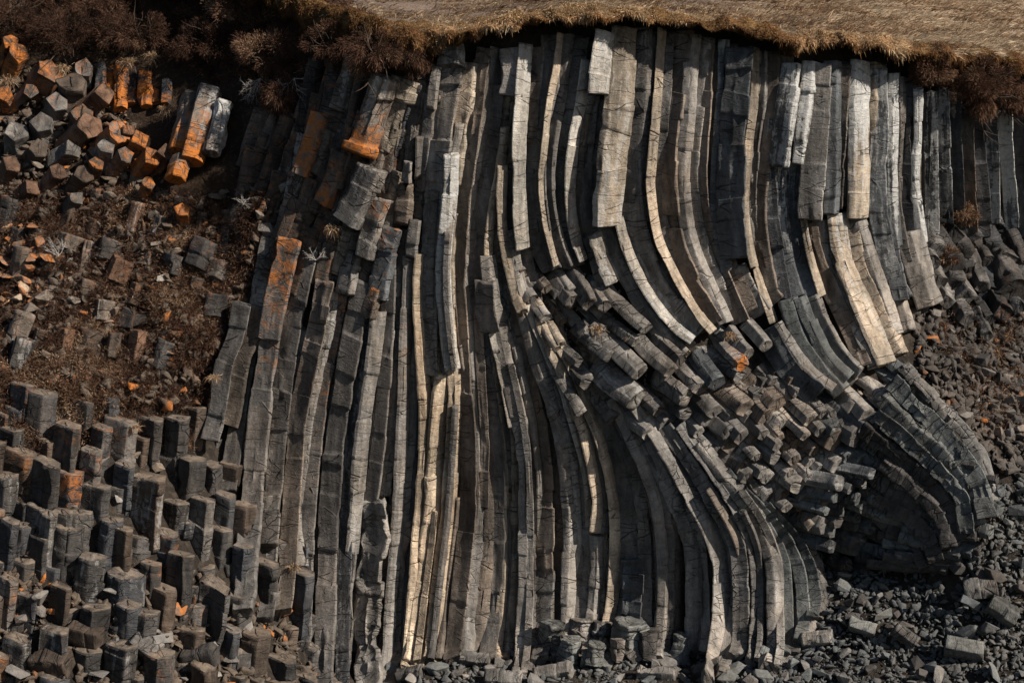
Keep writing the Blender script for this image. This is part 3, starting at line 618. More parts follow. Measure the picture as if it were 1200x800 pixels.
field([(1040,560),(1090,520),(1140,552),(1160,570),(1132,632),(1100,664),(1050,668),(1030,620)], 13.5, 16,
  lambda p: (.97, .18), (54, 90), (11, 17), [GREEN, COAL, SLATE, COAL], 'bulge_block', 'flat block', 'layered face of the bulge', 'flat layered blocks of the bulging outcrop', (.2, .97), 22, off=-.12, dd=(.5, -.12), crack=.35, net=1.)
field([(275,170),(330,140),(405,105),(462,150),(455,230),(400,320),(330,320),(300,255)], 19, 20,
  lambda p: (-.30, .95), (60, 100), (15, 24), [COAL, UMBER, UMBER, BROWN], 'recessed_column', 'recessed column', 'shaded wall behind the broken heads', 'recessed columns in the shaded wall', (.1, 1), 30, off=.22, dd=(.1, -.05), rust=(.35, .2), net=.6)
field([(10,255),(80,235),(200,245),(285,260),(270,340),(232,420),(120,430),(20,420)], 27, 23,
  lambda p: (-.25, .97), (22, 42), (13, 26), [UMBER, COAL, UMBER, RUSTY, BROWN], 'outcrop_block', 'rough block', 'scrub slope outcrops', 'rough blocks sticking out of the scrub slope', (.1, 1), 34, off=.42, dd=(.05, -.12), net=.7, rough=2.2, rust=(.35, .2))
# rubble foot of the tall columns: cracked stubs
field([(645,744),(700,736),(775,748),(795,766),(700,772),(650,764)], 21, 17,
  lambda p: (-.05, 1), (24, 36), (20, 29), [COAL, GREEN, DARK], 'foot_block', 'shattered block', 'shattered foot of the central columns', 'shattered blocks at the foot of the columns', (.05, 1), 30, off=-.1, dd=(0, -.1), net=1., crack=.3, rough=3.)

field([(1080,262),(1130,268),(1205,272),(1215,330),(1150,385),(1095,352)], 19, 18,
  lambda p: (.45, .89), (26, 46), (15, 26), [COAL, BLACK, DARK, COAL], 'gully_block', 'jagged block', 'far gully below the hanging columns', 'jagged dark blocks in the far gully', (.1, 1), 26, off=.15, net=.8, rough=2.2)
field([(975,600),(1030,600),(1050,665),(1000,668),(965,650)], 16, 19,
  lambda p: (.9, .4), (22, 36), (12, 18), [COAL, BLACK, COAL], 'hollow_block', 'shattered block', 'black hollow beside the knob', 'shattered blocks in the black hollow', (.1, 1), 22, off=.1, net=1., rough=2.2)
# stepped hexagonal columns of the lower slope: (x, y of the top, width, tone, rust)
TOPS = [(25,452,22),(48,462,26),(78,500,26),(12,505,24),(140,494,32),(175,492,27),(208,492,22),(229,478,19),(22,532,32),(51,545,34),(80,556,25),(112,572,27),(106,528,22),(146,546,20),(166,562,42),
 (205,590,24),(236,588,27),(225,540,24),(246,548,24),(270,545,22),(263,582,20),(285,594,26),(309,582,28),(309,662,30),(346,672,36),(284,642,19),(250,692,32),(10,612,18),(27,618,19),(46,630,22),(42,596,24),
 (56,604,16),(72,602,20),(91,604,24),(79,622,26),(105,656,26),(146,678,36),(129,612,20),(140,620,26),(176,662,20),(191,692,26),(166,722,30),(150,712,24),(211,652,26),(5,560,22),(118,502,20),(95,470,22),(255,622,26),
 (8,680,20),(30,700,24),(280,700,26),(264,740,26),(222,740,28),(300,745,26),(110,715,26),(70,690,22),(60,742,30),(20,752,28),(100,765,28),(140,760,30),(185,770,30),(238,785,26),(330,775,28),(365,760,22),(-12,600,24),(-12,520,26),(-14,700,26),(-10,770,26)]
extra = poisson([(-15,450),(100,455),(240,500),(330,600),(380,700),(400,800),(-15,810)], 25, 21, avoid=[(a, b) for a, b, c in TOPS])
tops = [(x, y, w * 1.28, 0) for x, y, w in TOPS] + [(x, y, rnd.uniform(29, 39), 1) for x, y in extra]
named = {(166,562): 'widest pale-topped column of the steps, a double hexagon standing above its neighbours', (346,672): 'thick column with a flat pale top and a grass tuft, beside the leaning wall',
 (236,588): 'stepped column with two orange lichen spots down its front', (80,556): 'rust-red short column among the dark steps', (146,678): 'layered brown stub like a pile of plates in the steps',
 (250,692): 'stout column with a domed pale top in the lowest steps', (140,494): 'brown column with a smooth shaded front in the topmost step'}
bands = {}
for t in tops: bands.setdefault(int((t[1] - 440) // 45), []).append(t)
for bi, bk in enumerate(sorted(bands)):
    for k, (x, y, w, ex) in enumerate(sorted(bands[bk])):
        D = dep(x, y) + (.3 if ex else -.15) + rnd.uniform(-.25, .2); L = rnd.uniform(70, 130)
        c = rnd.choice([COAL, COAL, UMBER, BLACK, COAL, DARK]); ru = max(0, rnd.uniform(-.8, .45)) if x < 240 else .0
        if (x, y) == (80, 556): ru = .55
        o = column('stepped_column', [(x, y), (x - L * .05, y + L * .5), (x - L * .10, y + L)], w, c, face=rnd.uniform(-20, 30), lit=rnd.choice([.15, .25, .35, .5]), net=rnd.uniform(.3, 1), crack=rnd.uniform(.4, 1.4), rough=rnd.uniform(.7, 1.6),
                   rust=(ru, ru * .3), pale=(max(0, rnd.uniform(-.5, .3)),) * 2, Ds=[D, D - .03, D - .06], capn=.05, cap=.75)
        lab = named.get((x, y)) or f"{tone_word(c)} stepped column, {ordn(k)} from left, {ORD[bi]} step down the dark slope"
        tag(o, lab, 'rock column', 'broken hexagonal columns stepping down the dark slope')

# orange niche and lichened stubs, tumbled prism blocks of the upper gully
for k, (x, y, L, w) in enumerate([(118,78,40,12),(130,82,46,14),(143,76,52,13),(158,80,46,17),(170,86,38,16),(186,92,34,14),(196,96,28,10),(136,112,22,12)]):
    o = column('niche_column', [(x, y), (x - 1, y + L / 2), (x - 2, y + L)], w, BLACK, off=.2 + .35 * (k % 2), rust=(.62, .74) if k % 3 else (.3, .6), net=1., crack=.35, rough=3.)
    tag(o, f"orange column, {ordn(k)} from the left, in the shaded niche under the dark scrub", 'rock column', 'orange stained columns in the shaded niche')
for (x, y, L, w, pa, ru, lab) in [(224,112,66,19,.1,.7,'leaning orange-footed stub at the edge of the niche'),(246,106,84,24,.45,.75,'leaning stub blotched white over bright orange lichen'),(263,122,58,17,.8,.1,'leaning stub crusted with cracked white lichen'),
      (213,186,26,20,0,1.,'small orange rock wedged at the foot of the lichened stubs')]:
    column_o = column('lichened_stub', [(x, y), (x - L * .13, y + L * .5), (x - L * .26, y + L)], w, BROWN, off=-.3, face=10, pale=(pa, pa * .4), rust=(ru * .3, ru), net=.5, crack=.7, rough=1.6)
    tag(column_o, lab, 'rock column', 'lichened stubs beside the niche')
TUMBLED = [(50,95,42,34,.5),(98,88,26,24,.4),(84,110,46,30,.1),(112,118,44,26,.1),(95,145,30,26,.5),(94,160,46,34,0),(128,168,44,32,.7),(156,176,48,30,.6),(172,192,40,24,.9),(40,186,36,28,0),(20,165,40,32,0),(76,182,40,26,.1),
 (52,154,26,26,.2),(122,186,46,22,.3),(60,214,40,26,0),(92,214,40,24,.2),(140,192,36,20,.6),(18,75,36,28,.8),(8,60,30,20,.9),(215,252,26,20,.9),(172,222,24,20,1.),(110,204,30,18,.5),(150,160,24,18,.4),(10,200,30,26,.1),
 (84,240,30,20,.2),(30,228,30,22,.2),(190,185,26,18,.3),(64,128,26,22,.3),(8,120,26,24,.7),(30,112,24,18,.5)]
bt = {}
for t in TUMBLED: bt.setdefault(int(t[1] // 40), []).append(t)
TW = 0
for bi, bk in enumerate(sorted(bt)):
    for k, (x, y, L, w, ru) in enumerate(sorted(bt[bk])):
        a = rnd.uniform(-.7, .7); ax, ay = .34, -.94; ax, ay = ax * math.cos(a) - ay * math.sin(a), ax * math.sin(a) + ay * math.cos(a)
        D = dep(x, y) - .05; c = rnd.choice([UMBER, RUSTY, RUSTY, DARK])
        w *= rnd.uniform(.65, .95); L *= rnd.uniform(.7, 1.1); D += .12
        o = column('tumbled_prism', [(x - ax * L * .6, y - ay * L * .6), (x, y), (x + ax * L * .4, y + ay * L * .4)], w, c, face=rnd.uniform(0, 60), Ds=[D + .15, D, D - .3], rust=(min(.55, ru * .6 + .1), min(.62, ru * .7 + .12)), net=.35, crack=1.1, rough=1.1, capn=.06, sides=rnd.choice([4, 5, 5, 6]))
        tag(o, f"{tone_word(c)} tumbled prism, {ordn(k)} from left, {ORD[bi]} row down the gully heap", 'rock block', 'tumbled prisms heaped in the upper gully')

# ------------------------------------------------------------------ cliff behind, slopes, ground
BACK_OFF = .42
xs = np.arange(-330, 1531, 9.); ys = np.arange(-90, 981, 9.)
rim_px = [(-400,-75,9.5),(-150,-62,8.5),(0,-55,7.6),(150,-50,6.6),(250,-34,5.6),(330,-8,3.6),(400,14,1.3),(450,28,.3),(512,38,-.3),(560,30,-.3),(600,25,-.3),(640,17,-.3),(700,12,-.35),(740,15,-.3),(800,22,-.3),(850,28,-.3),(900,35,-.25),(960,42,-.2),(1000,45,-.1),(1050,51,.1),(1100,56,.6),(1150,62,1.3),(1200,70,2.2),(1350,80,3.4),(1550,90,4)]
rx = np.array([p[0] for p in rim_px], float); ry = np.array([p[1] for p in rim_px], float); rD = np.array([p[2] for p in rim_px], float)
def rim(x): return np.interp(x, rx, ry), np.interp(x, rx, rD)
GX, GY = np.meshgrid(xs, ys)
rimy, rimd = rim(GX.ravel())
yy = np.maximum(GY.ravel(), rimy + 6)          # the cliff stops just below the plateau rim
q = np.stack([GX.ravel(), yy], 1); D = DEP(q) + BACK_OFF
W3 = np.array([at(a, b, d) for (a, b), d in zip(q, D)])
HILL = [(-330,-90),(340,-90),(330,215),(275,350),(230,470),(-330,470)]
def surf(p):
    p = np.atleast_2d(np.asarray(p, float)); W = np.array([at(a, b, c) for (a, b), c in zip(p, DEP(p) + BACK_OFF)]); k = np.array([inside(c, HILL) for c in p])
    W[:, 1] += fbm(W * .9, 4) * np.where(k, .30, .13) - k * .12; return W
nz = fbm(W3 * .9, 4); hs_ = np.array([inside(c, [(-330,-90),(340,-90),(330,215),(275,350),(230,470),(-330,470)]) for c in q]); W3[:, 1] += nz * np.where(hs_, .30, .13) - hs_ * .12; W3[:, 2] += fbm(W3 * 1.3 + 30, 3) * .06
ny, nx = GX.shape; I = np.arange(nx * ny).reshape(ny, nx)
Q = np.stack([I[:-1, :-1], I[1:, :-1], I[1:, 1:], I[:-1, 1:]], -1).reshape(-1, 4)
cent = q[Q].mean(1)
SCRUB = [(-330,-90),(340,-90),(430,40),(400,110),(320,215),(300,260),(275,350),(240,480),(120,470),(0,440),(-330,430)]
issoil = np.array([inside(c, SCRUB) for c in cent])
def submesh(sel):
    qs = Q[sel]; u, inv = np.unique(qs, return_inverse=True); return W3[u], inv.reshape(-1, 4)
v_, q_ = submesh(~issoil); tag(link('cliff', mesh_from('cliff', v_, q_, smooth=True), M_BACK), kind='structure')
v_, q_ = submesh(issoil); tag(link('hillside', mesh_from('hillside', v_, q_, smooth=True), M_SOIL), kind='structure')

# plateau from the rim back to the far distance
ts = np.concatenate([[0, .15, .35, .6, 1, 1.5, 2.1, 2.8], np.arange(3.6, 30, .8), [32, 36, 42, 52, 70, 100, 160, 300, 600]])
px_ = np.arange(-330, 1531, 7.)
pv = []
rims = []
for x in px_:
    y, d = rim(x); rims.append(at(x, y, d))
rims = np.array(rims); zmean = rims[:, 2].mean()
for k, t in enumerate(ts):
    p = rims.copy(); p[:, 1] += t; f = min(1, t / 16); p[:, 0] *= 1 + max(0, t - 30) / 30
    p[:, 2] = p[:, 2] * (1 - f) + (p[:, 2] * .3 + zmean * .7) * f + .012 * max(0, t - 3) + .0
    p[:, 2] -= .14 * (1 - min(1, t / 1.3))
    b = fbm(np.stack([p[:, 0] * .45, p[:, 1] * .6, p[:, 0] * 0], 1), 3); p[:, 2] += b * .17 * min(1, .3 + t / 6) * (1 + .9 * np.clip((p[:, 0] - 8) / 3, 0, 1))
    pv.append(p)
PV = np.array(pv); nt, npx = PV.shape[:2]; I = np.arange(nt * npx).reshape(nt, npx)
Qp = np.stack([I[:-1, :-1], I[:-1, 1:], I[1:, 1:], I[1:, :-1]], -1).reshape(-1, 4)
tag(link('plateau', mesh_from('plateau', PV.reshape(-1, 3), Qp, smooth=True), M_HEATH), kind='structure')
def plat(x, t):
    """point on the plateau at photo column x (on the rim) and t metres behind the rim"""
    i = (x - px_[0]) / 7.; i0 = int(np.clip(i, 0, npx - 2)); f = i - i0; j = np.searchsorted(ts, t) - 1; j = int(np.clip(j, 0, nt - 2)); g = (t - ts[j]) / (ts[j + 1] - ts[j])
    a = PV[j, i0] * (1 - f) + PV[j, i0 + 1] * f; b = PV[j + 1, i0] * (1 - f) + PV[j + 1, i0 + 1] * f
    return a * (1 - g) + b * g

# ------------------------------------------------------------------ grass: many thin blades in one mesh
class Blades:
    def __init__(s): s.V = []; s.Q = []; s.T = []; s.t = []; s.n = 0
    def add(s, P, d, L, w, tint, droop=.3, seed=0):
        """P roots (n,3), d directions (n,3), L lengths, w widths, tint 0..1"""
        n = len(P); rs = np.random.RandomState(seed + 1); d = nrm(d)
        side = nrm(np.cross(d, rs.normal(size=(n, 3)))); L = np.broadcast_to(L, n)[:, None]; w = np.broadcast_to(w, n)[:, None]
        g = np.array((0, 0, -1.)) * droop
        a = P - side * w; b = P + side * w; m = P + d * L * .55 + g * L * .25; c = m - side * w * .7; e = m + side * w * .7; tip = P + d * L * .95 + g * L * .9
        V = np.stack([a, b, e, c, tip], 1).reshape(-1, 3); i = s.n + np.arange(n) * 5
        s.Q.append(np.stack([i, i + 1, i + 2, i + 3], 1)); s.T.append(np.stack([i + 3, i + 2, i + 4], 1)); s.V.append(V)
        tt = np.broadcast_to(tint, n)[:, None] * np.array([.75, .75, 1, 1, 1.1])[None]; s.t.append(np.clip(tt, 0, 1).ravel()); s.n += 5 * n
    def build(s, name, mat, parent=None, loc=(0, 0, 0)):
        V = np.vstack(s.V) - np.array(loc)
        return link(name, mesh_from(name, V, np.vstack(s.Q), np.vstack(s.T), attrs={'tint': np.concatenate(s.t)}), mat, loc, parent)
RS = np.random.RandomState(42)
# turf lip
hem_px = [(200,0),(300,20),(350,45),(380,70),(430,75),(470,85),(500,82),(520,64),(545,66),(562,58),(572,44),(592,54),(604,50),(628,54),(636,36),(660,36),(680,42),(700,42),(716,38),(735,26),(780,32),(820,40),(850,44),(880,52),(895,54),(902,50),(915,72),(930,80),(948,70),(965,74),(975,62),(990,66),(1005,78),(1018,66),(1035,76),(1050,86),(1062,82),(1075,80),(1100,84),(1130,92),(1150,96),(1175,98),(1200,100),(1300,110)]
hx = np.array([p[0] for p in hem_px], float); hy = np.array([p[1] for p in hem_px], float)
lx = np.arange(200, 1330, 3.); lip = []
for x in lx:
    y0, d0 = rim(x); hyv = np.interp(x, hx, hy) + 5 * fbm([[x * .06, 3., 0]], 3)[0]; h = max(2.5, (hyv - y0) * .72 - 8) * mpp(d0)
    c = at(x, y0, d0); prof = [(1.5, -.02), (.7, .07), (.12, .07), (-.14, -.08), (-.24, -.30 * h - .05), (-.22, -.65 * h), (-.10, -h), (.15, -h * .96), (.7, -h * .8)]
    lip.append([c + np.array((0, a, b)) for a, b in prof])
lip = np.array(lip); nl, npf = lip.shape[:2]
fl = lip.reshape(-1, 3); nzl = fbm(fl * np.array((1.5, 1.5, 1.2)), 3)
fl = fl + np.stack([nzl * .03, -np.abs(nzl) * .34 + .10, fbm(fl * np.array((2.1, 1.6, 1.2)) + 40, 3) * .16], 1)
I = np.arange(nl * npf).reshape(nl, npf); Ql = np.stack([I[:-1, :-1], I[:-1, 1:], I[1:, 1:], I[1:, :-1]], -1).reshape(-1, 4)
tag(link('turf_edge', mesh_from('turf_edge', fl, Ql, smooth=True), M_TURF), kind='structure')
# blades over the lip
fl3 = fl.reshape(nl, npf, 3); B = Blades(); B2 = Blades()
n = 110000
ii = RS.uniform(0, nl - 1.01, n); jj = RS.beta(1.5, 1.5, n) * 6.6; jj = np.clip(jj, 0, npf - 2.01)
i0 = ii.astype(int); j0 = jj.astype(int); fi = (ii - i0)[:, None]; fj = (jj - j0)[:, None]
P = (fl3[i0, j0] * (1 - fi) + fl3[i0 + 1, j0] * fi) * (1 - fj) + (fl3[i0, j0 + 1] * (1 - fi) + fl3[i0 + 1, j0 + 1] * fi) * fj
hang = np.clip((jj - 2) / 4, 0, 1)[:, None]
clump = fbm(P * np.array((1.7, 1.7, 1.7)), 3)
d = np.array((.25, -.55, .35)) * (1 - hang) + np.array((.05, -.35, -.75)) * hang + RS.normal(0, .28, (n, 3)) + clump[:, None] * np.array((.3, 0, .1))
tint = np.clip(.92 - hang[:, 0] * .62 + clump * .40 + RS.normal(0, .20, n), 0, 1); tint -= np.clip(fbm(P * .8 + 60, 2) - .05, 0, .5) * .7; tint = np.clip(tint, 0, 1); tint *= np.clip(1.0 - np.clip(lx[i0] - 1040, 0, 120) / 260 - np.clip(500 - lx[i0], 0, 80) / 110, .15, 1)  # top blades tinted as if sunlit, hanging ones darkened like a shaded underside
L = RS.uniform(.03, .095, n) * (1 + clump * .9) * np.where(RS.rand(n) < .06, 1.9, 1)
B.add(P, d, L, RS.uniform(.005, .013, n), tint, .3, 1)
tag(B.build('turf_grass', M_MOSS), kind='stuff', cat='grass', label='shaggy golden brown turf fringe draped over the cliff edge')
# plateau grass, combed sideways by the wind
B = Blades(); n = 90000
x = RS.uniform(330, 1330, n); t = RS.uniform(0, 1, n) ** 1.4 * 22
P = np.array([plat(a, b) for a, b in zip(x, t)])
pn = fbm(P * np.array((.5, .9, 0)), 3); keep = (pn + RS.normal(0, .25, n) + np.clip((x - 820) / 260, 0, .7) + np.clip(1. - t, 0, .8)) > .22
P = P[keep]; pn = pn[keep]; xx = x[keep]; n = len(P)
d = np.array((.75, -.35, .5)) + RS.normal(0, .25, (n, 3))
tint = np.clip(.50 + pn * .55 + RS.normal(0, .22, n) + np.clip((xx - 900) / 900, 0, .25), 0, 1)
B.add(P, d, RS.uniform(.14, .34, n) * (1 + np.clip((xx - 900) / 300, 0, 1) * np.clip(pn + .4, 0, 1)), RS.uniform(.006, .016, n), tint, .35, 2)
tag(B.build('plateau_grass', M_GOLD), kind='stuff', cat='grass', label='wind-combed dry grass covering the plateau above the cliff')

B = Blades(); q = np.random.RandomState(77)
for k in range(260):
    xx_ = q.uniform(760, 1320) if k < 170 else q.uniform(420, 800); tt_ = q.uniform(.1, 1) ** 1.5 * 14; c = plat(xx_, tt_); n = 130; r = q.uniform(.12, .38)
    dk = q.rand() < .34
    B.add(c + q.normal(0, 1, (n, 3)) * np.array((r * 1.6, r * .6, .02)), np.array((.6, -.45, .7)) + q.normal(0, .35, (n, 3)), q.uniform(.14, .36, n), .008, np.clip(q.normal(.2 if dk else q.uniform(.5, .95), .14, n), 0, 1), .5, 800 + k)
tag(B.build('tussock_grass', M_GOLD), kind='stuff', cat='grass', label='windblown tussocks dotted over the plateau edge')
# scrub cover of the gully slope
def slope_pts(poly, n, seed, off=BACK_OFF):
    q = np.random.RandomState(seed); xs_ = [p[0] for p in poly]; ys_ = [p[1] for p in poly]
    p = np.stack([q.uniform(min(xs_), max(xs_), n * 3), q.uniform(min(ys_), max(ys_), n * 3)], 1)
    p = p[[inside(a, poly) for a in p]][:n]; W = surf(p); W[:, 1] -= .03
    return p, W
def scrub(name, poly, ncl, per, seed, label, mat=M_DARKSCRUB, L=(.05, .15), tintm=.45, grp=None):
    p, W = slope_pts(poly, ncl, seed, BACK_OFF - .05); q = np.random.RandomState(seed + 5); n = ncl * per; n = len(W) * per
    c = np.repeat(np.arange(len(W)), per); size = q.uniform(.10, .42, len(W))[c]
    dirs = nrm(q.normal(size=(n, 3)) + np.array((0, -.5, .7))); P = W[c] + dirs * (size * q.uniform(.1, .8, n))[:, None]
    ct = np.clip(q.normal(tintm, .17, len(W)) + fbm(W * .6, 2) * .3, 0, 1)[c]
    B = Blades(); B.add(P, dirs + q.normal(0, .5, (n, 3)), q.uniform(*L, n), q.uniform(.003, .008, n), np.clip(ct + q.normal(0, .16, n), 0, 1), .15, seed)
    return tag(B.build(name, mat), kind='stuff', cat='scrub', label=label)
scrub('slope_scrub', [(-30,225),(60,215),(190,230),(300,240),(320,215),(300,260),(275,350),(240,480),(120,470),(0,440),(-30,430)], 2300, 95, 61, 'low dry heather and moss covering the gully slope between rocks')
scrub('ledge_scrub', [(-30,440),(120,455),(240,490),(230,530),(100,520),(-30,540)], 330, 70, 62, 'dry moss and litter on the ledges of the stepped columns', tintm=.6, L=(.06, .16))
scrub('gully_scrub', [(1085,240),(1200,250),(1220,330),(1220,520),(1160,520),(1100,400)], 420, 70, 63, 'rusty dry growth in the far gully under the hanging columns', tintm=.62)
scrub('edge_scrub', [(215,330),(300,225),(345,215),(330,270),(290,350),(262,440),(235,480)], 330, 80, 66, 'dark scrub growing against the leaning wall', tintm=.36)
scrub('foot_moss', [(460,745),(600,750),(800,752),(930,740),(960,760),(800,775),(470,768)], 120, 50, 64, 'reddish moss along the foot of the wall', tintm=.5, L=(.05, .12))
scrub('hanging_scrub', [(-30,-30),(350,-30),(470,40),(500,70),(440,90),(330,110),(250,95),(200,60),(100,55),(-30,55)], 1000, 110, 65, 'dark matted heath sloping over the gully head', tintm=.33, L=(.06, .18))

# ------------------------------------------------------------------ bushes
def tubes(name, segs, mat, parent=None, loc=(0, 0, 0), sides=5):
    """segs: list of (p0, p1, r0, r1)"""
    V = []; Q = []; b = 0
    for p0, p1, r0, r1 in segs:
        p0, p1 = np.asarray(p0, float), np.asarray(p1, float); t = nrm(p1 - p0); a = nrm(np.cross(t, (.3, .5, .81))); c = np.cross(t, a)
        an = np.arange(sides) * 2 * math.pi / sides
        for p, r in ((p0, r0), (p1, r1)): V.append(p + (np.cos(an)[:, None] * a + np.sin(an)[:, None] * c) * r)
        i = b + np.arange(sides); j = b + (np.arange(sides) + 1) % sides; Q.append(np.stack([i, j, j + sides, i + sides], 1)); b += 2 * sides
    return link(name, mesh_from(name, np.vstack(V) - np.array(loc), np.vstack(Q)), mat, (0, 0, 0) if parent else loc, parent)
def branch(p, d, L, r, depth, q, segs, spread=.6):
    k = 3
    for i in range(k):
        d = nrm(d + q.normal(0, .18, 3)); p2 = p + d * L / k; segs.append((p, p2, r * (1 - .25 * i), r * (1 - .25 * (i + 1)))); p = p2
        if depth and i < k: 
            for _ in range(q.randint(1, 3)): branch(p, nrm(d + q.normal(0, spread, 3)), L * .6, r * .55, depth - 1, q, segs, spread)
def bush(px, py, r, seed, label, tintm, off=0., n=2600, squash=(1, 1, .8), down=0.):
    n = int(n * 2.6)
    D = dep(px, py) + off; c = at(px, py, D); R = r * mpp(D); q = np.random.RandomState(seed)
    root = bpy.data.objects.new('heather_bush', None); COL.objects.link(root); base = c + np.array((0, R * .4, -R * .5)); root.location = base
    tag(root, label, 'bush', 'dark heather bushes along the cliff edge')
    segs = []
    for _ in range(7): branch(base, nrm(q.normal(0, .6, 3) + np.array((0, -.3, .9 - down))), R * 1.0, R * .035, 1, q, segs)
    s_ = tubes('stem', segs, M_STEM, root, base)
    ncl = 40; cc = nrm(q.normal(size=(ncl, 3))) * (q.uniform(.25, 1, ncl) ** .5)[:, None] * np.array(squash) * R * .8 + c
    ci = q.randint(0, ncl, n); sz = q.uniform(.16, .36, ncl)[ci] * R
    dd = nrm(q.normal(size=(n, 3))); P = cc[ci] + dd * (sz * q.uniform(.3, 1, n))[:, None]
    B = Blades(); out = nrm(P - c) * .8 + dd * .6 + q.normal(0, .3, (n, 3)) + np.array((0, 0, .2 - down))
    tt = np.clip(q.normal(tintm, .13, ncl)[ci] + q.normal(0, .14, n), 0, 1)
    B.add(P, out, q.uniform(.04, .13, n), q.uniform(.003, .007, n), tt, .2 + down * .5, seed)
    B.build('foliage', M_DARKSCRUB, root, base).location = (0, 0, 0)
    return root
bush(1092,76,32,71,'rounded rust-brown bush bulging over the cliff edge beside the white streaks',.62,off=-.5,n=6000)
bush(1142,94,44,72,'wide dark brown bush hanging over the far gully',.46,off=-.7,n=8000,squash=(1.15,1,.85))
bush(1182,112,34,73,'ragged dark bush drooping lowest over the far gully',.45,off=-.7,n=3200,down=.5)
bush(1150,126,18,74,'small drooping bush wedged between the two dark gully bushes',.5,off=-.6,n=2000,down=.6)
bush(440,62,40,75,'dark bush mass hanging left of the first turf lobe',.34,off=-.45,n=5200,squash=(1.5,1,.7),down=.4)
bush(485,72,22,76,'small brown bush tucked against the first turf lobe',.5,off=-.4,n=2600,down=.6)
bush(390,50,36,77,'dark bush above the bleached twigs',.36,off=-.4,n=4200,squash=(1.5,1,.7))
bush(320,60,42,78,'large grey-green bush with bleached twigs at its front',.55,off=-.5,n=5400,squash=(1.4,1,.7))
bush(330,112,30,79,'drooping bush over the dark hollow behind the lichened stubs',.42,off=-.3,n=3600,down=.5)
bush(240,50,40,80,'very dark bush above the white-lichened stubs',.22,off=-.4,n=4600,squash=(1.4,1,.7))
bush(160,36,38,81,'black-brown bush above the orange niche',.26,off=-.5,n=4600,squash=(1.5,1,.7))
bush(75,36,44,82,'very dark bush over the tumbled prisms',.2,off=-.5,n=5000,squash=(1.5,1,.7))
bush(10,20,36,83,'dark bush at the outermost gully head',.3,off=-.4,n=3600,squash=(1.4,1,.7))
bush(130,8,34,84,'brownish bush on the skyline of the gully head',.45,off=-.2,n=3600,squash=(1.5,1,.6))
bush(285,14,40,85,'tan-tipped bush behind the large grey-green one',.6,off=-.2,n=4200,squash=(1.5,1,.6))
bush(1130,250,18,86,'rusty tangle of dry growth in the far gully',.7,off=-.3,n=2200)
bush(1112,300,15,87,'small rusty bush below the detached slab gully',.68,off=-.2,n=1800)
# bleached dead twigs
for (x, y, r, sd, dn, lab) in [(305,92,34,91,-1,'bleached twigs fanning down in front of the dark hollow'),(345,92,36,92,-1,'larger fan of bleached twigs drooping from the bush'),(68,300,24,93,1,'bare white twig on the scrub slope beside orange stones'),
     (370,305,18,94,1,'tangle of bleached twigs on the cracked leaning heads'),(285,240,14,95,1,'small grey twig beside the dark hollow')]:
    D = dep(x, y) - .35; q = np.random.RandomState(sd); segs = []; c = at(x, y, D)
    for _ in range(5): branch(c, nrm(q.normal(0, .6, 3) * np.array((1.3, .5, .4)) + np.array((0, -.3, .8 * dn))), r * mpp(D) * .6, .010, 2, q, segs, .5)
    tag(tubes('dead_twig', segs, M_TWIG, None, c, 4), lab, 'twig', 'bleached dead twigs')

# dry grass tufts
for k, (x, y, r, lab) in enumerate([(345,664,12,'dry tuft growing on the thick pale-topped stepped column'),(12,95,20,'blond grass tuft hanging beside orange rock at the gully head'),(75,80,15,'thin dry tuft above the tumbled prisms'),(150,72,15,'dry tuft on the lip of the orange niche'),
      (196,128,14,'drooping grass tuft between niche and lichened stubs'),(178,66,14,'pale tuft above the orange niche roof'),(392,268,13,'white-blond tuft on a leaning rusty head'),(250,442,10,'dry tuft at the foot of the cracked leaning column'),
      (700,385,13,'brown tuft growing among broken ends of the fan'),(740,395,9,'small tuft in a crack beside the speckled block'),(160,500,8,'thin tuft on a ledge of the topmost step'),(855,392,10,'orange-brown tuft under the hanging hem'),(420,82,14,'rusty tuft on top of the big leaning head')]):
    D = dep(x, y) - .3; c = at(x, y, D); q = np.random.RandomState(200 + k); n = 160; R = r * mpp(D)
    B = Blades(); B.add(c + q.normal(0, .25, (n, 3)) * R * np.array((1, .6, .3)), np.array((0, -.4, .5)) + q.normal(0, .55, (n, 3)), q.uniform(.5, 1.1, n) * R, .006, np.clip(q.normal(.65, .2, n), 0, 1), .6, k)
    tag(B.build('grass_tuft', M_GOLD, None, c), lab, 'grass tuft', 'dry grass tufts on the rocks')

# ------------------------------------------------------------------ loose rocks
import bmesh
def rock_mesh(seed):
    q = random.Random(seed); bm = bmesh.new(); s = (q.uniform(.7, 1.25), q.uniform(.5, .9), q.uniform(.32, .75))
    for _ in range(q.randint(9, 14)):
        v = Vector((q.uniform(-1, 1), q.uniform(-1, 1), q.uniform(-1, 1))); m = max(abs(c) for c in v); v = v / (m ** .8)
        bm.verts.new((v.x * s[0] * .5, v.y * s[1] * .5, v.z * s[2] * .5))
    r = bmesh.ops.convex_hull(bm, input=bm.verts); bmesh.ops.delete(bm, geom=[v for v in bm.verts if not v.link_faces], context='VERTS')
    bmesh.ops.dissolve_limit(bm, angle_limit=.12, verts=bm.verts, edges=bm.edges)
    bmesh.ops.bevel(bm, geom=bm.edges[:], offset=.022, segments=1, affect='EDGES', clamp_overlap=True)
    bmesh.ops.triangulate(bm, faces=[f for f in bm.faces if len(f.verts) > 4])
    bmesh.ops.recalc_face_normals(bm, faces=bm.faces)
    return bm
rock_me = []
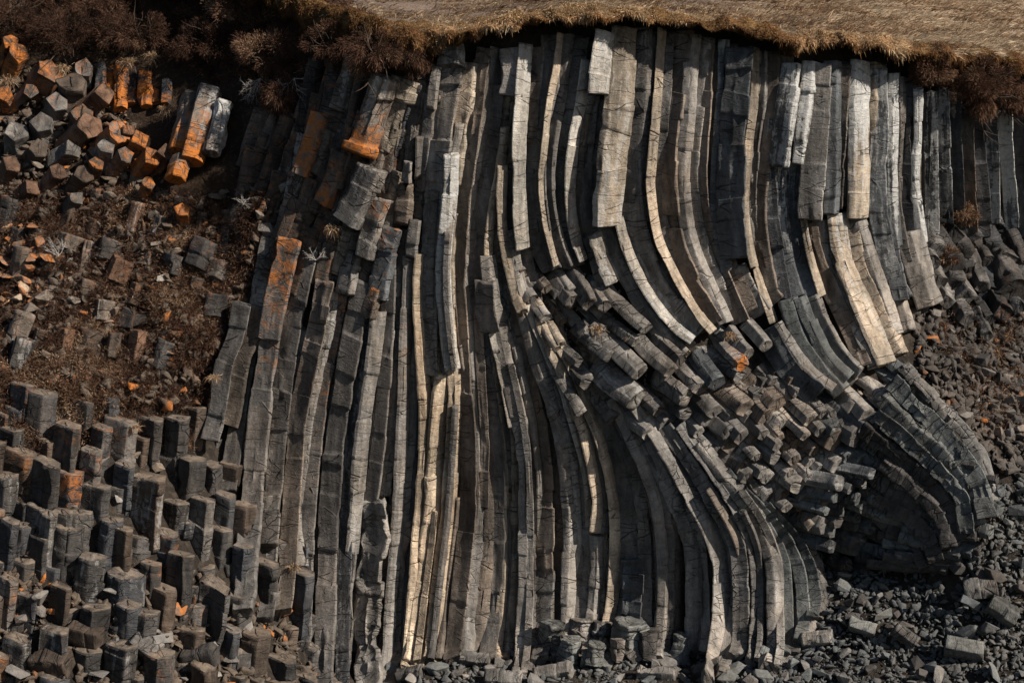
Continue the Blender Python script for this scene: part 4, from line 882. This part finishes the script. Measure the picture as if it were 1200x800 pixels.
for k in range(18):
    bm = rock_mesh(300 + k); me = bpy.data.meshes.new('rock'); bm.to_mesh(me); bm.free(); me.materials.append(M_ROCK)
    if k >= 14:      # a few with orange lichen
        t = me.attributes.new('rust', 'FLOAT', 'POINT'); t.data.foreach_set('value', np.full(len(me.vertices), .62, np.float32))
    rock_me.append(me)
PATCH = [
 ('heap of tumbled prisms', [(0,90),(60,80),(150,130),(190,180),(200,230),(0,250)], 24, (9, 20), [BROWN, RUSTY, UMBER, RUSTY], .3),  # name phrase, polygon, number, size px, tones, rusty share
 ('scree under the bright tall pillars', [(450,752),(520,752),(620,760),(640,800),(440,800)], 26, (9, 22), [LOW, GREY, LOW, GREEN], .0),
 ('scree under the dark curved columns', [(640,762),(760,752),(820,762),(820,800),(640,800)], 26, (10, 24), [LOW, GREEN, LOW, DARK], .0),
 ('scree fan below the brightest curved column', [(820,768),(920,750),(970,720),(990,800),(820,800)], 24, (11, 26), [GREEN, LOW, DARK, GREEN], .0),
 ('scree slope below the dark hollow', [(975,660),(1030,680),(1110,730),(1120,800),(980,800),(960,720)], 28, (10, 25), [GREEN, COAL, LOW, SLATE], .0),
 ('blocky rubble beyond the bulging outcrop', [(1130,640),(1170,570),(1210,560),(1215,800),(1110,800),(1100,700)], 22, (11, 28), [GREEN, COAL, SLATE], .0),
 ('stony gully side above the bulging outcrop', [(1085,360),(1130,390),(1210,400),(1210,560),(1165,545),(1120,480)], 28, (9, 20), [DARK, LOW, BROWN, COAL], .05),
 ('rusty rubble of the far gully', [(1090,340),(1130,290),(1210,250),(1210,400),(1130,395)], 16, (8, 20), [BROWN, DARK, GREY], .3),
 ('orange stone streak on the scrub slope', [(0,265),(55,260),(70,340),(50,370),(0,360)], 26, (11, 22), [BROWN, BROWN, TAN], .75),
 ('stony scrub slope below the tumbled prisms', [(60,230),(230,235),(300,290),(250,440),(100,420),(60,340)], 26, (10, 20), [BROWN, UMBER, GREY, BROWN], .2),
 ('rubble pocket under the leaning broken heads', [(285,235),(340,215),(400,285),(440,300),(410,345),(340,330),(300,290)], 16, (9, 19), [GREY, DARK, BROWN], .15),
 ('loose rocks among the lowest steps', [(-5,700),(120,690),(250,720),(380,740),(400,800),(-5,800)], 28, (14, 28), [DARK, GREY, BROWN, LOW], .12),
 ('loose stones on the ledges of the steps', [(0,470),(120,470),(230,500),(240,560),(110,600),(0,600)], 10, (9, 17), [DARK, BROWN, GREY], .15),
]
shape_word = ['blocky', 'flat', 'wedge-shaped', 'angular', 'chunky', 'tilted']
proto_used = {}
for pi_, (phrase, poly, cnt, size, tones, rusty) in enumerate(PATCH):
    q = random.Random(500 + pi_); pts = poisson(poly, size[0] * .95, 600 + pi_, 3000)[:cnt]
    rocks = []
    for (x, y) in pts:
        s = size[0] + (size[1] - size[0]) * q.random() ** 1.7; rocks.append((s, x, y, q.choice(tones), q.random() < rusty))
    rank = {}
    for s, x, y, c, ru in sorted(rocks, reverse=True):
        kk = q.randrange(14, 18) if ru else q.randrange(14); D = dep(x, y) + BACK_OFF - .02; sz = s * mpp(D) * 1.25
        if kk not in proto_used:
            o = bpy.data.objects.new('loose_rock', rock_me[kk]); proto_used[kk] = o
        else: o = proto_used[kk].copy()
        COL.objects.link(o); p = surf([(x, y)])[0]; o.location = p + np.array((0, -sz * .32, sz * .22)); o.scale = (sz, sz, sz)
        o.rotation_euler = (q.uniform(-.6, .6) + .5, q.uniform(-.5, .5), q.uniform(0, 6.28)); o.color = (*c, 1)
        word = 'orange' if ru else tone_word(c); r = rank.get(word, 0); rank[word] = r + 1
        if r < 14: L = f"{'largest' if r == 0 else ordn(r) + ' largest'} {word} rock in the {phrase}"; gr = 'loose rocks in the ' + phrase
        else: L = f"one of the small {word} rocks in the {phrase}"; gr = 'loose rocks in the ' + phrase
        tag(o, L, 'rock', gr)
for k, (x, y, L, w, a, c) in enumerate([(556,772,34,16,.2,LOW),(648,788,44,20,-.3,GREY),(700,776,40,22,.5,GREEN),(742,770,30,20,1.2,LOW),(770,790,46,18,.1,GREY),(830,782,38,18,-.5,LOW),(905,772,40,16,.7,GREEN),(958,748,36,16,-.2,GREY),
     (1010,735,34,16,.5,GREEN),(1060,745,40,18,.9,LOW),(1130,760,46,22,.3,GREEN),(1175,715,44,22,.8,GREEN),(1150,690,38,22,-.2,LOW),(590,795,42,20,0,GREY),(480,790,30,18,-.4,DARK),(100,742,40,24,.4,UMBER),(170,758,42,26,.9,DARK),(235,768,36,24,-.3,COAL),(60,775,44,26,.2,UMBER)]):
    D = dep(x, y) + .18; ax, ay = math.cos(a), math.sin(a) * .6
    o = column('fallen_prism', [(x - ax * L / 2, y - ay * L / 2), (x, y), (x + ax * L / 2, y + ay * L / 2)], w, c, face=rnd.uniform(0, 60), Ds=[D + .1, D, D - .1], net=.6, crack=.8, rough=1.8, sides=rnd.choice([4, 5, 6]))
    tag(o, f"{tone_word(c)} fallen prism lying in the scree, {ordn(k) if k < 15 else ordn(k - 15)} {'rightward along the cliff foot list' if 0 else 'of those'}", 'rock block', 'fallen column pieces in the scree'); o['xk'] = x
_fp = sorted([o for o in COL.objects if 'xk' in o], key=lambda o: o['xk'])
for k, o in enumerate(_fp):
    o['label'] = f"fallen column piece half buried in the foot rubble, {ordn(k)} counted from the left"; del o['xk']
# fine rubble: uncountable
def rubble(name, polys, n, smin, smax, seed, label, tones=(.16, .145, .13), rust=0.):
    q = np.random.RandomState(seed); Vs = []; Qs = []; Ts = []; base = 0; rustv = []
    tmpl = []
    for k in range(8):
        bm = rock_mesh(900 + k); bmesh.ops.triangulate(bm, faces=bm.faces); bm.verts.ensure_lookup_table(); bm.verts.index_update()
        tmpl.append((np.array([v.co[:] for v in bm.verts]), np.array([[v.index for v in f.verts] for f in bm.faces]))); bm.free()
    for poly, share in polys:
        p, W = slope_pts(poly, int(n * share), seed + int(share * 1000))
        for w in W:
            v, t = tmpl[q.randint(8)]; s = smin + (smax - smin) * q.rand() ** 2.6
            a, b, c = q.uniform(0, 6.28, 3); ca, sa, cb, sb, cc, sc = math.cos(a), math.sin(a), math.cos(b), math.sin(b), math.cos(c), math.sin(c)
            Rm = np.array([[ca, -sa, 0], [sa, ca, 0], [0, 0, 1]]) @ np.array([[1, 0, 0], [0, cb, -sb], [0, sb, cb]]) @ np.array([[cc, -sc, 0], [sc, cc, 0], [0, 0, 1]])
            Vs.append(v @ Rm.T * s + w + np.array((0, -.03, .02))); Ts.append(t + base); base += len(v); rustv.append(np.full(len(v), q.uniform(.2, .7) if q.rand() < rust else 0.))
    o = link(name, mesh_from(name, np.vstack(Vs), None, np.vstack(Ts), attrs={'rust': np.concatenate(rustv)}), M_ROCK); o.color = (*tones, 1)
    return tag(o, label, 'rubble', None, 'stuff')
rubble('scree_rubble', [([(440,748),(600,755),(800,765),(920,745),(975,660),(1040,680),(1110,720),(1140,630),(1170,565),(1230,560),(1230,860),(400,860)], .9), ([(925,600),(1010,590),(1090,660),(1110,705),(1000,705),(935,665)], .1)], 9500, .035, .30, 71, 'fine broken grey scree covering the ground below the cliff', (.078, .080, .078))
rubble('gully_rubble', [([(1060,350),(1100,300),(1230,250),(1230,570),(1165,545),(1080,440)], 1.)], 2800, .05, .46, 72, 'fine brown and grey rubble in the far gully', (.062, .054, .047), .05)
rubble('slope_rubble', [([(-30,80),(60,80),(150,130),(200,230),(-30,250)], .25), ([(-30,215),(190,225),(300,220),(420,300),(300,340),(240,480),(-30,440)], .6), ([(-30,640),(200,660),(390,730),(420,860),(-30,860)], .4)], 4600, .05, .42, 73, 'fine rust and grey rubble among scrub and steps', (.085, .066, .05), .16)
rubble('fan_rubble', [([(590,300),(720,320),(760,440),(800,400),(900,385),(960,470),(1050,430),(1110,480),(1010,560),(940,600),(760,490),(640,400)], 1.)], 900, .05, .14, 74, 'small chips lodged between the broken column ends', (.19, .165, .135), .12)

# ------------------------------------------------------------------ light, sky, camera
SUN_AZ, SUN_EL = 63, 38      # degrees right of the cliff normal, elevation
sd = Vector((math.sin(R_(SUN_AZ)) * math.cos(R_(SUN_EL)), -math.cos(R_(SUN_AZ)) * math.cos(R_(SUN_EL)), math.sin(R_(SUN_EL))))
sun = bpy.data.lights.new('sun', 'SUN'); sun.energy = 5; sun.angle = R_(.5); sun.color = (1, .92, .82)
so = bpy.data.objects.new('sun', sun); COL.objects.link(so); so.rotation_euler = (-sd).to_track_quat('-Z', 'Y').to_euler(); so.location = sd * 60
w = bpy.data.worlds.new('World'); C.world = w; w.use_nodes = True; nt_ = w.node_tree; nt_.nodes.clear()
sky = nt_.nodes.new('ShaderNodeTexSky'); sky.sky_type = 'NISHITA'; sky.sun_disc = False; sky.sun_elevation = R_(SUN_EL); sky.sun_rotation = math.atan2(sd.x, sd.y)
bg = nt_.nodes.new('ShaderNodeBackground'); bg.inputs[1].default_value = .05; ow = nt_.nodes.new('ShaderNodeOutputWorld')
nt_.links.new(sky.outputs[0], bg.inputs[0]); nt_.links.new(bg.outputs[0], ow.inputs[0])
cam = bpy.data.cameras.new('camera'); cam.lens = F / 1200 * 36; cam.sensor_width = 36; cam.clip_end = 3000; cam.clip_start = .5
co = bpy.data.objects.new('camera', cam); COL.objects.link(co); co.location = (0, CAMY, CAMZ); co.rotation_euler = (R_(90) - PITCH, 0, 0); C.camera = co
vs = C.view_settings; vs.view_transform = 'Standard'; vs.look = 'None'; vs.gamma = 1; vs.use_curve_mapping = False; vs.exposure = .66
